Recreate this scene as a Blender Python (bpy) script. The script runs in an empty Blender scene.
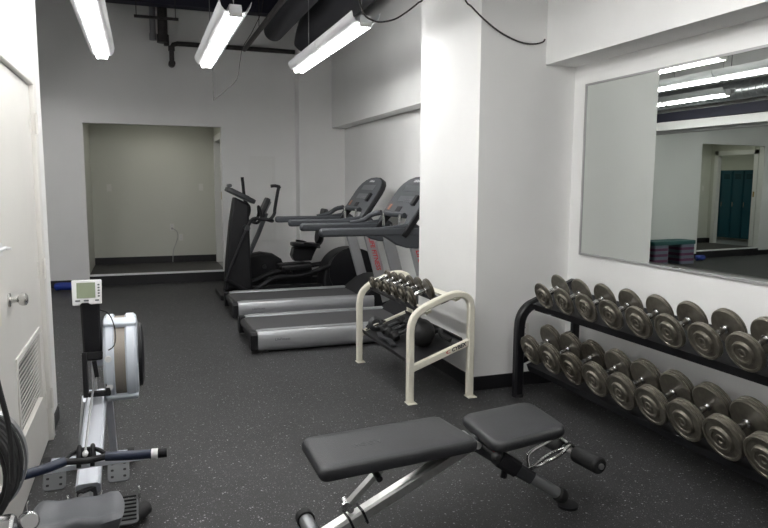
import bpy, bmesh, math, random
from mathutils import Vector, Matrix
PI = math.pi
random.seed(4)
C = bpy.context.scene.collection
sc = bpy.context.scene

# ------------------------------------------------------------------ materials
def mat(name, col, rough=.5, metal=0., bump=0., bscale=60., var=0., vscale=8., emit=None, es=0., coat=0., spec=None, alpha=None):
    m = bpy.data.materials.new(name); m.use_nodes = True
    nt = m.node_tree; p = nt.nodes['Principled BSDF']
    p.inputs['Base Color'].default_value = (*col, 1)
    p.inputs['Roughness'].default_value = rough
    p.inputs['Metallic'].default_value = metal
    if spec is not None: p.inputs['Specular IOR Level'].default_value = spec
    if coat: p.inputs['Coat Weight'].default_value = coat; p.inputs['Coat Roughness'].default_value = .15
    if emit: p.inputs['Emission Color'].default_value = (*emit, 1); p.inputs['Emission Strength'].default_value = es
    tc = nt.nodes.new('ShaderNodeTexCoord')
    if var:
        n = nt.nodes.new('ShaderNodeTexNoise'); n.inputs['Scale'].default_value = vscale; n.inputs['Detail'].default_value = 4
        r = nt.nodes.new('ShaderNodeValToRGB')
        r.color_ramp.elements[0].position = .3; r.color_ramp.elements[1].position = .7
        r.color_ramp.elements[0].color = (*[c*(1-var) for c in col], 1)
        r.color_ramp.elements[1].color = (*[min(1, c*(1+var)) for c in col], 1)
        nt.links.new(tc.outputs['Object'], n.inputs['Vector']); nt.links.new(n.outputs['Fac'], r.inputs['Fac'])
        nt.links.new(r.outputs['Color'], p.inputs['Base Color'])
    if bump:
        n = nt.nodes.new('ShaderNodeTexNoise'); n.inputs['Scale'].default_value = bscale; n.inputs['Detail'].default_value = 3
        b = nt.nodes.new('ShaderNodeBump'); b.inputs['Strength'].default_value = bump; b.inputs['Distance'].default_value = .004
        nt.links.new(tc.outputs['Object'], n.inputs['Vector']); nt.links.new(n.outputs['Fac'], b.inputs['Height'])
        nt.links.new(b.outputs['Normal'], p.inputs['Normal'])
    return m

def rubber_floor(name, base, fleck, dens):
    m = bpy.data.materials.new(name); m.use_nodes = True
    nt = m.node_tree; p = nt.nodes['Principled BSDF']; L = nt.links.new
    g = nt.nodes.new('ShaderNodeNewGeometry')
    def vor(scale, thr, col):
        v = nt.nodes.new('ShaderNodeTexVoronoi'); v.inputs['Scale'].default_value = scale
        L(g.outputs['Position'], v.inputs['Vector'])
        s = nt.nodes.new('ShaderNodeSeparateColor'); L(v.outputs['Color'], s.inputs[0])
        a = nt.nodes.new('ShaderNodeMath'); a.operation = 'GREATER_THAN'; a.inputs[1].default_value = thr; L(s.outputs[0], a.inputs[0])
        b = nt.nodes.new('ShaderNodeMath'); b.operation = 'LESS_THAN'; b.inputs[1].default_value = .42; L(v.outputs['Distance'], b.inputs[0])
        c = nt.nodes.new('ShaderNodeMath'); c.operation = 'MULTIPLY'; L(a.outputs[0], c.inputs[0]); L(b.outputs[0], c.inputs[1])
        return c
    n = nt.nodes.new('ShaderNodeTexNoise'); n.inputs['Scale'].default_value = 1.6; n.inputs['Detail'].default_value = 8; n.inputs['Roughness'].default_value = .7
    L(g.outputs['Position'], n.inputs['Vector'])
    r = nt.nodes.new('ShaderNodeValToRGB')
    r.color_ramp.elements[0].position = .3; r.color_ramp.elements[1].position = .72
    r.color_ramp.elements[0].color = (*[c*.72 for c in base], 1); r.color_ramp.elements[1].color = (*[c*1.35 for c in base], 1)
    L(n.outputs['Fac'], r.inputs['Fac'])
    prev = r.outputs['Color']
    for sca, thr, col in ((150, 1-dens, fleck), (85, 1-dens*.3, [c*1.3 for c in fleck]), (260, 1-dens*2.2, [c*.5 for c in fleck])):
        f = vor(sca, thr, col)
        mx = nt.nodes.new('ShaderNodeMix'); mx.data_type = 'RGBA'
        L(f.outputs[0], mx.inputs[0]); L(prev, mx.inputs[6]); mx.inputs[7].default_value = (*col, 1)
        prev = mx.outputs[2]
    L(prev, p.inputs['Base Color'])
    p.inputs['Roughness'].default_value = .55; p.inputs['Specular IOR Level'].default_value = .35
    n2 = nt.nodes.new('ShaderNodeTexNoise'); n2.inputs['Scale'].default_value = 160; L(g.outputs['Position'], n2.inputs['Vector'])
    b = nt.nodes.new('ShaderNodeBump'); b.inputs['Strength'].default_value = .35; b.inputs['Distance'].default_value = .004
    L(n2.outputs['Fac'], b.inputs['Height']); L(b.outputs['Normal'], p.inputs['Normal'])
    return m

M = dict(
    wall=mat('white wall paint', (.83, .83, .82), .6, bump=.08, bscale=25, var=.02, vscale=2),
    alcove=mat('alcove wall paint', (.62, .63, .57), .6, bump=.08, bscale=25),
    doorpaint=mat('door paint', (.74, .725, .69), .38, bump=.05, bscale=18, var=.02, vscale=3),
    ceiling=mat('dark ceiling', (.17, .17, .175), .9, var=.25, vscale=1.5),
    navy=mat('dark beam paint', (.018, .018, .035), .7),
    ductdark=mat('dark duct wrap', (.045, .045, .055), .6, bump=.3, bscale=20),
    pipe=mat('dark iron pipe', (.045, .04, .04), .55, .3, var=.3, vscale=12),
    conduit=mat('grey conduit', (.30, .30, .31), .45, .6),
    galv=mat('galvanised duct', (.45, .47, .48), .3, .85, var=.2, vscale=9),
    band=mat('silver band', (.55, .55, .56), .35, .8),
    redpaint=mat('red paint', (.35, .03, .03), .5),
    base=mat('black vinyl base', (.012, .012, .014), .45),
    floor=rubber_floor('black rubber flooring', (.028, .028, .029), (.22, .22, .23), .07),
    platform=rubber_floor('platform carpet', (.05, .048, .047), (.09, .09, .09), .05),
    mirror=mat('mirror silver', (.86, .895, .865), .0, 1.0),
    alu=mat('aluminium strip', (.42, .42, .42), .5, .6),
    reflector=mat('fixture enamel', (.74, .75, .76), .4),
    tube=mat('fluorescent tube', (.9, .9, .9), .3, emit=(1, .99, .97), es=26),
    lamp=mat('small ceiling lamp glow', (.9, .9, .85), .3, emit=(1, .97, .86), es=6),
    socket=mat('lampholder', (.75, .75, .74), .4),
    black=mat('black satin', (.009, .009, .011), .5, spec=.3),
    blackgloss=mat('black gloss paint', (.008, .008, .010), .32, spec=.4),
    rubber=mat('black rubber', (.012, .012, .013), .65, bump=.15, bscale=90),
    charcoal=mat('charcoal plastic', (.036, .038, .042), .42, bump=.1, bscale=140),
    slate=mat('slate plastic', (.075, .080, .088), .5),
    handgrip=mat('dark grey handrail foam', (.045, .050, .058), .5),
    belt=mat('treadmill belt', (.050, .050, .052), .6, bump=.2, bscale=120),
    silver=mat('silver paint', (.42, .43, .45), .32, .55),
    silverrib=mat('ribbed silver step', (.36, .37, .38), .45, .4, bump=.9, bscale=110),
    upright=mat('grey upright paint', (.33, .335, .345), .42, .3),
    redletter=mat('red lettering', (.55, .02, .035), .5),
    greyletter=mat('dark grey lettering', (.09, .09, .10), .5),
    whiteletter=mat('white lettering', (.75, .76, .78), .5),
    blackletter=mat('black lettering', (.02, .02, .03), .5),
    screen=mat('dark display', (.03, .032, .035), .2),
    display=mat('grey green display text area', (.095, .105, .11), .3),
    orange=mat('orange button', (.32, .14, .09), .5),
    cream=mat('cream powder coat', (.80, .77, .66), .38, var=.03, vscale=20),
    iron=mat('olive grey cast iron', (.128, .117, .094), .36, .45, bump=.25, bscale=60, var=.25, vscale=25),
    irondark=mat('worn dark cast iron', (.085, .075, .058), .38, .5, bump=.3, bscale=60, var=.4, vscale=40),
    rust=mat('rusty plate centre', (.16, .09, .055), .6, .3, var=.4, vscale=50),
    chrome=mat('chrome', (.62, .62, .62), .22, 1.0),
    steel=mat('brushed steel', (.55, .55, .54), .28, .9, var=.1, vscale=30),
    steelgrey=mat('grey metal tube', (.33, .34, .35), .35, .7),
    vinyl=mat('black bench vinyl', (.024, .025, .028), .42, bump=.25, bscale=240),
    foam=mat('black foam roller', (.014, .014, .015), .75, bump=.3, bscale=150),
    palemetal=mat('pale anodised aluminium', (.68, .71, .78), .32, .25),
    paleplastic=mat('pale blue grey plastic', (.63, .68, .75), .38),
    whiteplastic=mat('white plastic', (.78, .78, .79), .4),
    mesh=mat('perforated fan screen', (.30, .27, .235), .5, .4, bump=.9, bscale=200),
    lcd=mat('lcd glass', (.25, .29, .20), .25),
    navyhandle=mat('navy rubber handle', (.010, .017, .042), .45),
    seat=mat('grey moulded seat', (.085, .090, .100), .48, bump=.1, bscale=120),
    footgrey=mat('grey footrest plastic', (.115, .12, .125), .5),
    brass=mat('brass bracket', (.45, .33, .16), .35, .9),
    satinknob=mat('satin nickel', (.60, .59, .57), .25, 1.0),
    plate=mat('switch plate', (.74, .74, .70), .4),
    cordgrey=mat('grey cord', (.38, .38, .38), .5),
    blue=mat('royal blue cloth', (.01, .035, .26), .6, bump=.3, bscale=40),
    teal=mat('teal locker paint', (.012, .10, .15), .4),
    tealmat=mat('dark teal step top', (.02, .11, .11), .6, bump=.4, bscale=120),
    plum=mat('plum plastic riser', (.13, .035, .10), .5),
    bluegrey=mat('grey blue riser', (.16, .19, .25), .5),
    panelpaint=mat('access panel paint', (.80, .80, .785), .5),
)

# ------------------------------------------------------------------ geometry helper
def frame(p0, p1, up=Vector((0, 0, 1))):
    d = (Vector(p1)-Vector(p0)).normalized()
    u = Vector(up)
    if abs(d.dot(u)) > .98: u = Vector((1, 0, 0))
    x = d.cross(u).normalized(); y = x.cross(d).normalized()
    return x, y, d

class B:
    def __init__(s): s.bm = bmesh.new(); s.X = Matrix.Identity(4)
    def _v(s, p): return s.bm.verts.new(s.X @ Vector(p))
    def box(s, lo, hi, R=None, c=None):
        lo, hi = Vector(lo), Vector(hi)
        pts = [Vector((x, y, z)) for x in (lo.x, hi.x) for y in (lo.y, hi.y) for z in (lo.z, hi.z)]
        if R is not None:
            c = Vector(c) if c is not None else (lo+hi)/2
            pts = [c + R @ (p-c) for p in pts]
        v = [s._v(p) for p in pts]
        for f in ((0,1,3,2),(4,6,7,5),(0,4,5,1),(2,3,7,6),(0,2,6,4),(1,5,7,3)): s.bm.faces.new([v[i] for i in f])
        return s
    def ring_loft(s, rings, cap=True, closed=False):
        R = [[s._v(p) for p in r] for r in rings]
        n = len(R[0])
        for a, b in zip(R, R[1:]+([R[0]] if closed else [])):
            for i in range(n): s.bm.faces.new((a[i], a[(i+1) % n], b[(i+1) % n], b[i]))
        if cap and not closed:
            s.bm.faces.new(list(reversed(R[0]))); s.bm.faces.new(R[-1])
        return s
    def cyl(s, p0, p1, r, n=16, r1=None):
        x, y, d = frame(p0, p1); r1 = r if r1 is None else r1
        return s.ring_loft([[Vector(p)+x*(q*math.cos(2*PI*i/n))+y*(q*math.sin(2*PI*i/n)) for i in range(n)] for p, q in ((p0, r), (p1, r1))])
    def bar(s, p0, p1, w, h, up=(0, 0, 1)):
        x, y, d = frame(p0, p1, Vector(up))
        return s.ring_loft([[Vector(p)+x*(a*w/2)+y*(b*h/2) for a, b in ((-1,-1),(1,-1),(1,1),(-1,1))] for p in (p0, p1)])
    def path(s, pts, prof, up=Vector((0, 0, 1)), closed=False):
        pts = [Vector(p) for p in pts]; n = len(pts); rings = []
        u = None
        for i, p in enumerate(pts):
            if closed: t = (pts[(i+1) % n]-pts[i-1])
            else: t = pts[min(i+1, n-1)]-pts[max(i-1, 0)]
            t.normalize()
            if u is None:
                u = Vector(up)
                if abs(u.dot(t)) > .95: u = Vector((1, 0, 0)) if abs(t.x) < .9 else Vector((0, 1, 0))
            x = t.cross(u)
            if x.length < 1e-4: x = t.orthogonal()
            x.normalize(); u = x.cross(t).normalized()
            rings.append([p+x*a+u*b for a, b in prof])
        return s.ring_loft(rings, closed=closed)
    def tube(s, pts, r, n=10, smooth=0, closed=False):
        if smooth: pts = catmull(pts, smooth, closed)
        return s.path(pts, [(r*math.cos(2*PI*i/n), r*math.sin(2*PI*i/n)) for i in range(n)], closed=closed)
    def rtube(s, pts, w, h, up=(0, 1, 0), smooth=0):
        if smooth: pts = catmull(pts, smooth)
        c = min(w, h)*.18
        pr = [(-w/2+c,-h/2),(w/2-c,-h/2),(w/2,-h/2+c),(w/2,h/2-c),(w/2-c,h/2),(-w/2+c,h/2),(-w/2,h/2-c),(-w/2,-h/2+c)]
        return s.path(pts, pr, up=Vector(up))
    def prism(s, outline, o, ax, ay, az, t):
        """outline (u,v) at origin o along ax, ay, extruded t along az"""
        o, ax, ay, az = map(Vector, (o, ax, ay, az))
        a = [s._v(o+ax*u+ay*v) for u, v in outline]; b = [s._v(o+ax*u+ay*v+az*t) for u, v in outline]
        n = len(a)
        for i in range(n): s.bm.faces.new((a[i], a[(i+1) % n], b[(i+1) % n], b[i]))
        s.bm.faces.new(list(reversed(a))); s.bm.faces.new(b)
        return s
    def lathe(s, prof, o, axis, n=32):
        """prof: (r, h) along axis"""
        x, y, d = frame((0, 0, 0), axis); o = Vector(o)
        rings = []
        for r, h in prof:
            r = max(r, 1e-4)
            rings.append([o+d*h+x*(r*math.cos(2*PI*i/n))+y*(r*math.sin(2*PI*i/n)) for i in range(n)])
        return s.ring_loft(rings)
    def build(s, name, m, parent=None, bevel=0, seg=2, smooth=True, origin=None, angle=35):
        bm = s.bm
        bmesh.ops.recalc_face_normals(bm, faces=bm.faces)
        me = bpy.data.meshes.new(name)
        if origin is None and parent is None:
            z = min(v.co.z for v in bm.verts); n = len(bm.verts)
            origin = Vector((sum(v.co.x for v in bm.verts)/n, sum(v.co.y for v in bm.verts)/n, z))
        W = Matrix.Identity(4)
        if parent is not None: W = WM[parent.name]
        else: W = Matrix.Translation(origin)
        WI = W.inverted()
        for v in bm.verts: v.co = WI @ v.co
        bm.to_mesh(me); bm.free()
        if smooth:
            for p in me.polygons: p.use_smooth = True
            try: me.set_sharp_from_angle(angle=math.radians(angle))
            except Exception: pass
        me.materials.append(m)
        o = bpy.data.objects.new(name, me); C.objects.link(o)
        if parent is not None: o.parent = parent
        else: o.matrix_world = W
        WM[o.name] = W
        if bevel:
            b = o.modifiers.new('bevel', 'BEVEL'); b.width = bevel; b.segments = seg; b.limit_method = 'ANGLE'; b.angle_limit = math.radians(40)
            b.harden_normals = False
        return o
WM = {}
def catmull(P, k, closed=False):
    P = [Vector(p) for p in P]; n = len(P); out = []
    rng = range(n) if closed else range(n-1)
    for i in rng:
        p0 = P[i-1] if (closed or i > 0) else P[0]*2-P[1]
        p1 = P[i]; p2 = P[(i+1) % n]
        p3 = P[(i+2) % n] if (closed or i+2 < n) else P[-1]*2-P[-2]
        for j in range(k):
            t = j/k
            out.append(.5*((2*p1)+(p2-p0)*t+(2*p0-5*p1+4*p2-p3)*t*t+(3*p1-p0-3*p2+p3)*t**3))
    if not closed: out.append(P[-1])
    return out

def thing(name, label, cat, loc=(0, 0, 0), rz=0, group=None):
    o = bpy.data.objects.new(name, None); C.objects.link(o)
    o.empty_display_size = .1
    o.location = loc; o.rotation_euler = (0, 0, rz)
    WM[o.name] = Matrix.Translation(loc) @ Matrix.Rotation(rz, 4, 'Z')
    o['label'] = label; o['category'] = cat
    if group: o['group'] = group
    return o
def tag(o, label, cat, group=None):
    o['label'] = label; o['category'] = cat
    if group: o['group'] = group
    return o
def struct(o): o['kind'] = 'structure'; return o
def lab(o, l): o['label'] = l; return o
KIDS = {}
def kids(o): return [c for c in bpy.data.objects if c.parent == o]
def copy_tree(o, parent=None):
    c = o.copy(); C.objects.link(c)
    if parent is not None: c.parent = parent
    for ch in kids(o): copy_tree(ch, c)
    return c
def dup(root, loc, rz, label, group=None):
    r = copy_tree(root); r.location = loc; r.rotation_euler = (0, 0, rz); r['label'] = label
    if group: r['group'] = group
    return r

def text(body, size, o, ax, ay, m, parent, name='lettering', depth=.0012, shear=0., bold=0.):
    cu = bpy.data.curves.new('t', 'FONT'); cu.body = body; cu.size = size; cu.extrude = depth/2; cu.shear = shear; cu.offset = bold
    cu.resolution_u = 3
    t = bpy.data.objects.new('t', cu)
    C.objects.link(t); bpy.context.view_layer.update()
    me = bpy.data.meshes.new_from_object(t)
    bpy.data.objects.remove(t); bpy.data.curves.remove(cu)
    ax, ay = Vector(ax).normalized(), Vector(ay).normalized(); az = ax.cross(ay)
    X = Matrix(((ax.x, ay.x, az.x, o[0]), (ax.y, ay.y, az.y, o[1]), (ax.z, ay.z, az.z, o[2]), (0, 0, 0, 1)))
    me.transform(WM[parent.name].inverted() @ X)
    me.materials.clear(); me.materials.append(m); me.name = name
    ob = bpy.data.objects.new(name, me); C.objects.link(ob); ob.parent = parent
    WM[ob.name] = WM[parent.name]
    return ob

def rrect(w, h, r, n=5, cx=0, cy=0):
    out = []
    for sx, sy, a0 in ((1, 1, 0), (-1, 1, 90), (-1, -1, 180), (1, -1, 270)):
        for i in range(n+1):
            a = math.radians(a0+90*i/n)
            out.append((cx+sx*(w/2-r)+r*math.cos(a), cy+sy*(h/2-r)+r*math.sin(a)))
    return out

# ------------------------------------------------------------------ camera
H = 1.55
cam = bpy.data.cameras.new('camera'); co = bpy.data.objects.new('camera', cam); C.objects.link(co)
yaw, pitch, roll = map(math.radians, (19.932, 6.937, .289))
fwd = Vector((math.sin(yaw)*math.cos(pitch), math.cos(yaw)*math.cos(pitch), -math.sin(pitch)))
right = Vector((math.cos(yaw), -math.sin(yaw), 0)); up = right.cross(fwd)
r2 = right*math.cos(roll)+up*math.sin(roll); u2 = -right*math.sin(roll)+up*math.cos(roll)
co.matrix_world = Matrix(((r2.x, u2.x, -fwd.x, 0), (r2.y, u2.y, -fwd.y, 0), (r2.z, u2.z, -fwd.z, H), (0, 0, 0, 1)))
cam.sensor_width = 36; cam.lens = 666.11/768*36; cam.clip_start = .05
sc.camera = co

# ------------------------------------------------------------------ room shell
ZC = 4.60; YB = 10.7; XR = 3.1; XL = -.57; XM = -3.75
YN = -2.6
fl = struct(B().box((XM-.2, YN-.1, -.12), (XR+.12, YB+.12, 0)).build('floor', M['floor'], smooth=False))
struct(B().box((XM-.2, YN-.1, ZC), (XR+.12, YB+.12, ZC+.1)).build('ceiling', M['ceiling'], smooth=False))
OX0, OX1, OZ = -.768, 1.19, 2.395
w = B()
w.box((XM-.2, YB, 0), (OX0, YB+.12, ZC)); w.box((OX1, YB, 0), (XR+.12, YB+.12, ZC)); w.box((OX0, YB, OZ), (OX1, YB+.12, ZC)); w.box((OX0, YB, 0), (OX1, YB+.12, .0))
struct(w.build('wall_back', M['wall'], smooth=False))
struct(B().box((XR, YN-.1, 0), (XR+.12, YB, ZC)).build('wall_right', M['wall'], smooth=False))
def wx(y, off=0.): return -2.925+off+(y-7.8)*math.tan(math.radians(2.8))
struct(B().prism([(wx(4.71), 4.71), (wx(YB), YB), (wx(YB)-.12, YB), (wx(4.71)-.12, 4.71)], (0, 0, 0), (1, 0, 0), (0, 1, 0), (0, 0, 1), ZC).build('wall_left', M['wall'], smooth=False))
struct(B().box((XL, YN-.1, 0), (XR, YN, ZC)).build('wall_front', M['wall'], smooth=False))
# near left wall with the double door
DY0, DY1, DZ = 1.1, 4.335, 2.12
w = B()
w.box((XL-.14, DY1, 0), (XL, 4.71, ZC)); w.box((XL-.14, YN-.1, 0), (XL, DY0, ZC)); w.box((XL-.14, DY0, DZ), (XL, DY1, ZC))
w.box((XM-.08, 4.57, 0), (XL-.14, 4.71, ZC))
struct(w.build('wall_door_side', M['wall'], smooth=False))
# right side columns and soffit
struct(B().box((2.30, 4.35, 0), (XR, 5.43, ZC)).build('wall_column', M['wall'], smooth=False))
struct(B().box((2.355, 10.42, 0), (XR, YB, ZC)).build('wall_column', M['wall'], smooth=False))
struct(B().box((2.84, YN, 2.42), (XR, 4.35, ZC)).box((2.885, 5.43, 2.415), (XR, 10.42, ZC)).build('wall_soffit', M['wall'], smooth=False))
struct(B().prism([(wx(4.71), 4.71), (wx(YB), YB), (wx(YB)+.28, YB), (wx(4.71)+.28, 4.71)], (0, 0, 2.50), (1, 0, 0), (0, 1, 0), (0, 0, 1), .14).build('wall_soffit_left', M['wall'], smooth=False))
# alcove
AZ = .165
AX0, AX1, AY = -.772, 1.21, 12.05
w = B()
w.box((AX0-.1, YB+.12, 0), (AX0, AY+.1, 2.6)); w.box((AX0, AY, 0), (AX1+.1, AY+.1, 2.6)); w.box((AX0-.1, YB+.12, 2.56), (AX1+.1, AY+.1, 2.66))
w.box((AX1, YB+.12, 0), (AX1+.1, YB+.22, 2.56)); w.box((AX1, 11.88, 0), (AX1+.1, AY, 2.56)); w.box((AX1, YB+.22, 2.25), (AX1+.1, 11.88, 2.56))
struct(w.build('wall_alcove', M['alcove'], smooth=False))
struct(B().box((AX0, YB+.0, 0), (AX1, AY, AZ)).build('floor_platform', M['platform'], smooth=False))
struct(B().box((OX0, YB-.012, AZ-.018), (OX1, YB+.03, AZ+.008)).build('trim_nosing', M['whiteplastic'], smooth=False))
struct(B().box((OX0, YB-.008, 0), (OX1, YB, AZ-.018)).build('trim_riser', M['base'], smooth=False))
# locker room beyond alcove
w = B(); w.box((AX1+.1, 10.82, 0), (4.1, 10.92, 2.6)); w.box((AX1+.1, 15.5, 0), (4.1, 15.6, 2.6)); w.box((4.0, 10.92, 0), (4.1, 15.5, 2.6)); w.box((AX1+.1, 10.82, 2.6), (4.1, 15.6, 2.7)); w.box((AX1, AY+.1, 0), (AX1+.1, 15.5, 2.6))
struct(w.build('wall_locker_room', M['alcove'], smooth=False))
struct(B().box((AX1, 10.92, 0), (4.0, 15.5, AZ)).build('floor_locker_room', M['conduit'], smooth=False))
# door frame in the alcove's right wall
w = B(); w.box((AX1-.015, YB+.14, AZ), (AX1+.11, YB+.24, 2.33)); w.box((AX1-.015, 11.86, AZ), (AX1+.11, 11.95, 2.33)); w.box((AX1-.015, YB+.14, 2.23), (AX1+.11, 11.95, 2.33))
dfr = struct(w.build('trim_locker_door', M['wall'], smooth=False))
B().box((AX1-.02, YB+.18, 1.28), (AX1-.014, YB+.22, 1.4)).build('strike_plate', M['brass'], dfr, smooth=False)
# black baseboards
def basebd(name, lo, hi): return struct(B().box(lo, hi).build(name, M['base'], smooth=False))
t = .008; bh = .105
basebd('baseboard_back', (XM-.08, YB-t, 0), (OX0, YB, bh)); basebd('baseboard_back', (OX1, YB-t, 0), (2.355, YB, bh))
basebd('baseboard_column', (2.30-t, 4.35-t, 0), (2.30, 5.43, bh)); basebd('baseboard_column', (2.30, 4.35-t, 0), (XR, 4.35, bh))
basebd('baseboard_right', (XR-t, YN, 0), (XR, 4.35-t, bh)); basebd('baseboard_right', (XR-t, 5.43, 0), (XR, 10.42, bh))
basebd('baseboard_column', (2.355-t, 10.42-t, 0), (XR-t, 10.42, bh)); basebd('baseboard_column', (2.355-t, 10.42, 0), (2.355, YB-t, bh))
basebd('baseboard_door_side', (XL, DY1+.09, 0), (XL+t, 4.71+t, .09)); basebd('baseboard_door_side', (XM-.08, 4.71, 0), (XL, 4.71+t, .09))
basebd('baseboard_alcove', (AX0, AY-t, AZ), (AX1, AY, AZ+.115)); 
basebd('baseboard_alcove', (AX1-t, 11.95, AZ), (AX1, AY-t, AZ+.115))

# door (two leaves) in near left wall
w = B(); tw = .085
w.box((XL-.03, DY1-.03, 0), (XL+.018, DY1+tw-.03, DZ+.05)); w.box((XL-.03, DY0-tw+.03, 0), (XL+.018, DY0+.03, DZ+.05)); w.box((XL-.03, DY0+.03, DZ-.03), (XL+.018, DY1-.03, DZ+.05))
struct(w.build('trim_door', M['doorpaint'], bevel=.006, smooth=False))
def leaf(name, y0, y1, lv0, lv1):
    zl0, zl1 = .325, .70
    w = B(); x0, x1 = XL-.052, XL-.008
    w.box((x0, y0, .012), (x1, lv0, DZ-.035)); w.box((x0, lv1, .012), (x1, y1, DZ-.035)); w.box((x0, lv0, zl1), (x1, lv1, DZ-.035)); w.box((x0, lv0, .012), (x1, lv1, zl0))
    d = struct(w.build(name, M['doorpaint'], smooth=False))
    v = B(); f = .028
    v.box((x1, lv0-f, zl0-f), (x1+.007, lv0, zl1+f)); v.box((x1, lv1, zl0-f), (x1+.007, lv1+f, zl1+f)); v.box((x1, lv0, zl1), (x1+.007, lv1, zl1+f)); v.box((x1, lv0, zl0-f), (x1+.007, lv1, zl0))
    n = 15
    for i in range(n):
        z = zl0+(i+.5)*(zl1-zl0)/n
        v.bar((x1-.012, lv0, z), (x1-.012, lv1, z), .021, .0035, up=(-.80, 0, .6))
    v.build('louver', M['doorpaint'], d, smooth=False)
    return d
d1 = leaf('door_1', 3.02, DY1-.035, 3.44, 4.13)
d2 = leaf('door_2', 1.14, 3.01, 1.9, 2.94)
for z in (1.87, 1.04, .26):
    g = B(); g.cyl((XL+.022, DY1-.032, z-.055), (XL+.022, DY1-.032, z+.055), .009, 10); g.box((XL-.008, DY1-.085, z-.05), (XL-.004, DY1-.035, z+.05)); g.box((XL+.017, DY1-.03, z-.05), (XL+.021, DY1+.01, z+.05)); g.cyl((XL+.022, DY1-.032, z+.055), (XL+.022, DY1-.032, z+.066), .006, 8)
    g.build('hinge', M['doorpaint'], d1)
ky, kz = 3.345, 1.02
k = B(); k.lathe([(.032, 0), (.032, .006), (.014, .010), (.012, .035), (.024, .043), (.029, .055), (.028, .068), (.018, .076), (.0, .078)], (XL-.008, ky, kz), (1, 0, 0), 24)
knob = k.build('door_knob', M['satinknob'], d1)
B().box((XL-.008, 3.03, kz-.07), (XL-.001, 3.12, kz+.07)).build('latch_guard', M['cream'], d1, smooth=False)
g = B(); g.box((XL-.008, 3.08, 1.24), (XL+.012, 3.17, 1.29)); g.cyl((XL+.012, 3.05, 1.265), (XL+.012, 3.24, 1.265), .008, 10); g.cyl((XL+.012, 3.2, 1.265), (XL+.04, 3.2, 1.265), .006, 8)
g.build('slide_bolt', M['whiteplastic'], d1)

# ------------------------------------------------------------------ mirrors
def mirror(name, label, x, y0, y1, z0, z1, nx, rz=0):
    t = thing(name, label, 'mirror', (x, (y0+y1)/2, z0), rz)
    W0 = WM[t.name]; WM[t.name] = Matrix.Translation((x, (y0+y1)/2, z0))
    B().box((min(x, x+nx*.006), y0, z0), (max(x, x+nx*.006), y1, z1)).build('glass', M['mirror'], t, smooth=False)
    f = B(); e = .014
    for lo, hi in (((y0-e, z0-e), (y1+e, z0)), ((y0-e, z1), (y1+e, z1+e)), ((y0-e, z0), (y0, z1)), ((y1, z0), (y1+e, z1))):
        f.box((min(x, x+nx*.012), lo[0], lo[1]), (max(x, x+nx*.012), hi[0], hi[1]))
    f.build('channel_frame', M['alu'], t, smooth=False)
    return t
mr = mirror('wall_mirror', 'large frameless mirror with thin aluminium edge above the long dumbbell rack', XR-.001, -1.0, 4.19, 1.035, 2.262, -1)
ml = mirror('wall_mirror', 'full height mirror on far left wall, seen in the mirror above the dumbbells', -2.92, 5.0, 10.5, .10, 2.45, 1, math.radians(-2.8))

# ------------------------------------------------------------------ ceiling services
def one(bm, name, m, label, cat, group=None, **kw): return tag(bm.build(name, m, **kw), label, cat, group)
one(B().box((-3.1, 10.20, 4.03), (2.83, 10.42, 4.33)), 'ceiling_beam', M['navy'], 'dark navy beam running across the ceiling by the back wall', 'beam')
struct(bpy.data.objects['ceiling_beam'])
del bpy.data.objects['ceiling_beam']['category']; del bpy.data.objects['ceiling_beam']['label']
one(B().tube([(.493, 10.63, 3.27), (.493, 10.61, 3.31), (.493, 10.61, 3.51), (.52, 10.61, 3.56), (.58, 10.61, 3.58), (2.34, 10.61, 3.58)], .035, 12)
    .cyl((.493, 10.695, 3.29), (.493, 10.57, 3.29), .05, 14).cyl((.493, 10.61, 3.47), (.493, 10.61, 3.54), .047, 14), 'drain_pipe', M['pipe'], 'dark iron pipe with elbow running along top of back wall', 'pipe')
one(B().cyl((0.237, 10.509, 3.624), (0.237, 10.509, ZC-.001), .042, 12).cyl((0.237, 10.509, 3.587), (0.237, 10.509, 3.68), .05, 12), 'conduit', M['conduit'], 'grey vertical conduit dropping beside the dark pipe above alcove', 'pipe')
one(B().cyl((0.372, 10.463, 3.587), (0.372, 10.463, ZC-.001), .07, 14).cyl((0.372, 10.463, 3.55), (0.372, 10.463, 3.661), .085, 14).cyl((0.419, 10.463, 3.512), (0.419, 10.463, 3.587), .04, 10), 'vertical_pipe', M['pipe'], 'thick dark vertical pipe dropping from ceiling beside grey conduit', 'pipe')
one(B().box((-.01, 10.15, 3.81), (.58, 10.19, 3.845)).cyl((.02, 10.17, 3.83), (.02, 10.17, ZC-.001), .006, 6).cyl((.54, 10.17, 3.83), (.54, 10.17, ZC-.001), .006, 6), 'trapeze_hanger', M['pipe'], 'thin trapeze hanger bar on two rods above the alcove', 'hanger', smooth=False)
one(B().tube([(1.55, 10.55, 3.555), (1.55, 4.9, 3.555)], .034, 10).cyl((1.55, 9.2, 3.57), (1.55, 9.2, ZC-.001), .005, 6).cyl((1.55, 6.4, 3.57), (1.55, 6.4, ZC-.001), .005, 6), 'sprinkler_pipe', M['pipe'], 'straight dark pipe running along the room beside the ducts', 'pipe')
t = thing('air_duct', 'narrow dark wrapped duct ending beside the straight pipe', 'duct', (1.80, 8.5, 3.7))
B().cyl((1.89, 9.95, 3.73), (1.89, 5.2, 3.73), .145, 28).build('duct_body', M['ductdark'], t)
for y_ in (6.0, 8.2): B().cyl((1.89, y_, 3.86), (1.89, y_, ZC-.001), .005, 6).build('hanger_rod', M['pipe'], t)
B().cyl((1.89, 10.02, 3.71), (1.89, 9.94, 3.72), .10, 20).build('duct_collar', M['pipe'], t)
t = thing('air_duct', 'wide dark round duct with silver bands by the right corner', 'duct', (2.42, 8.0, 3.6))
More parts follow.
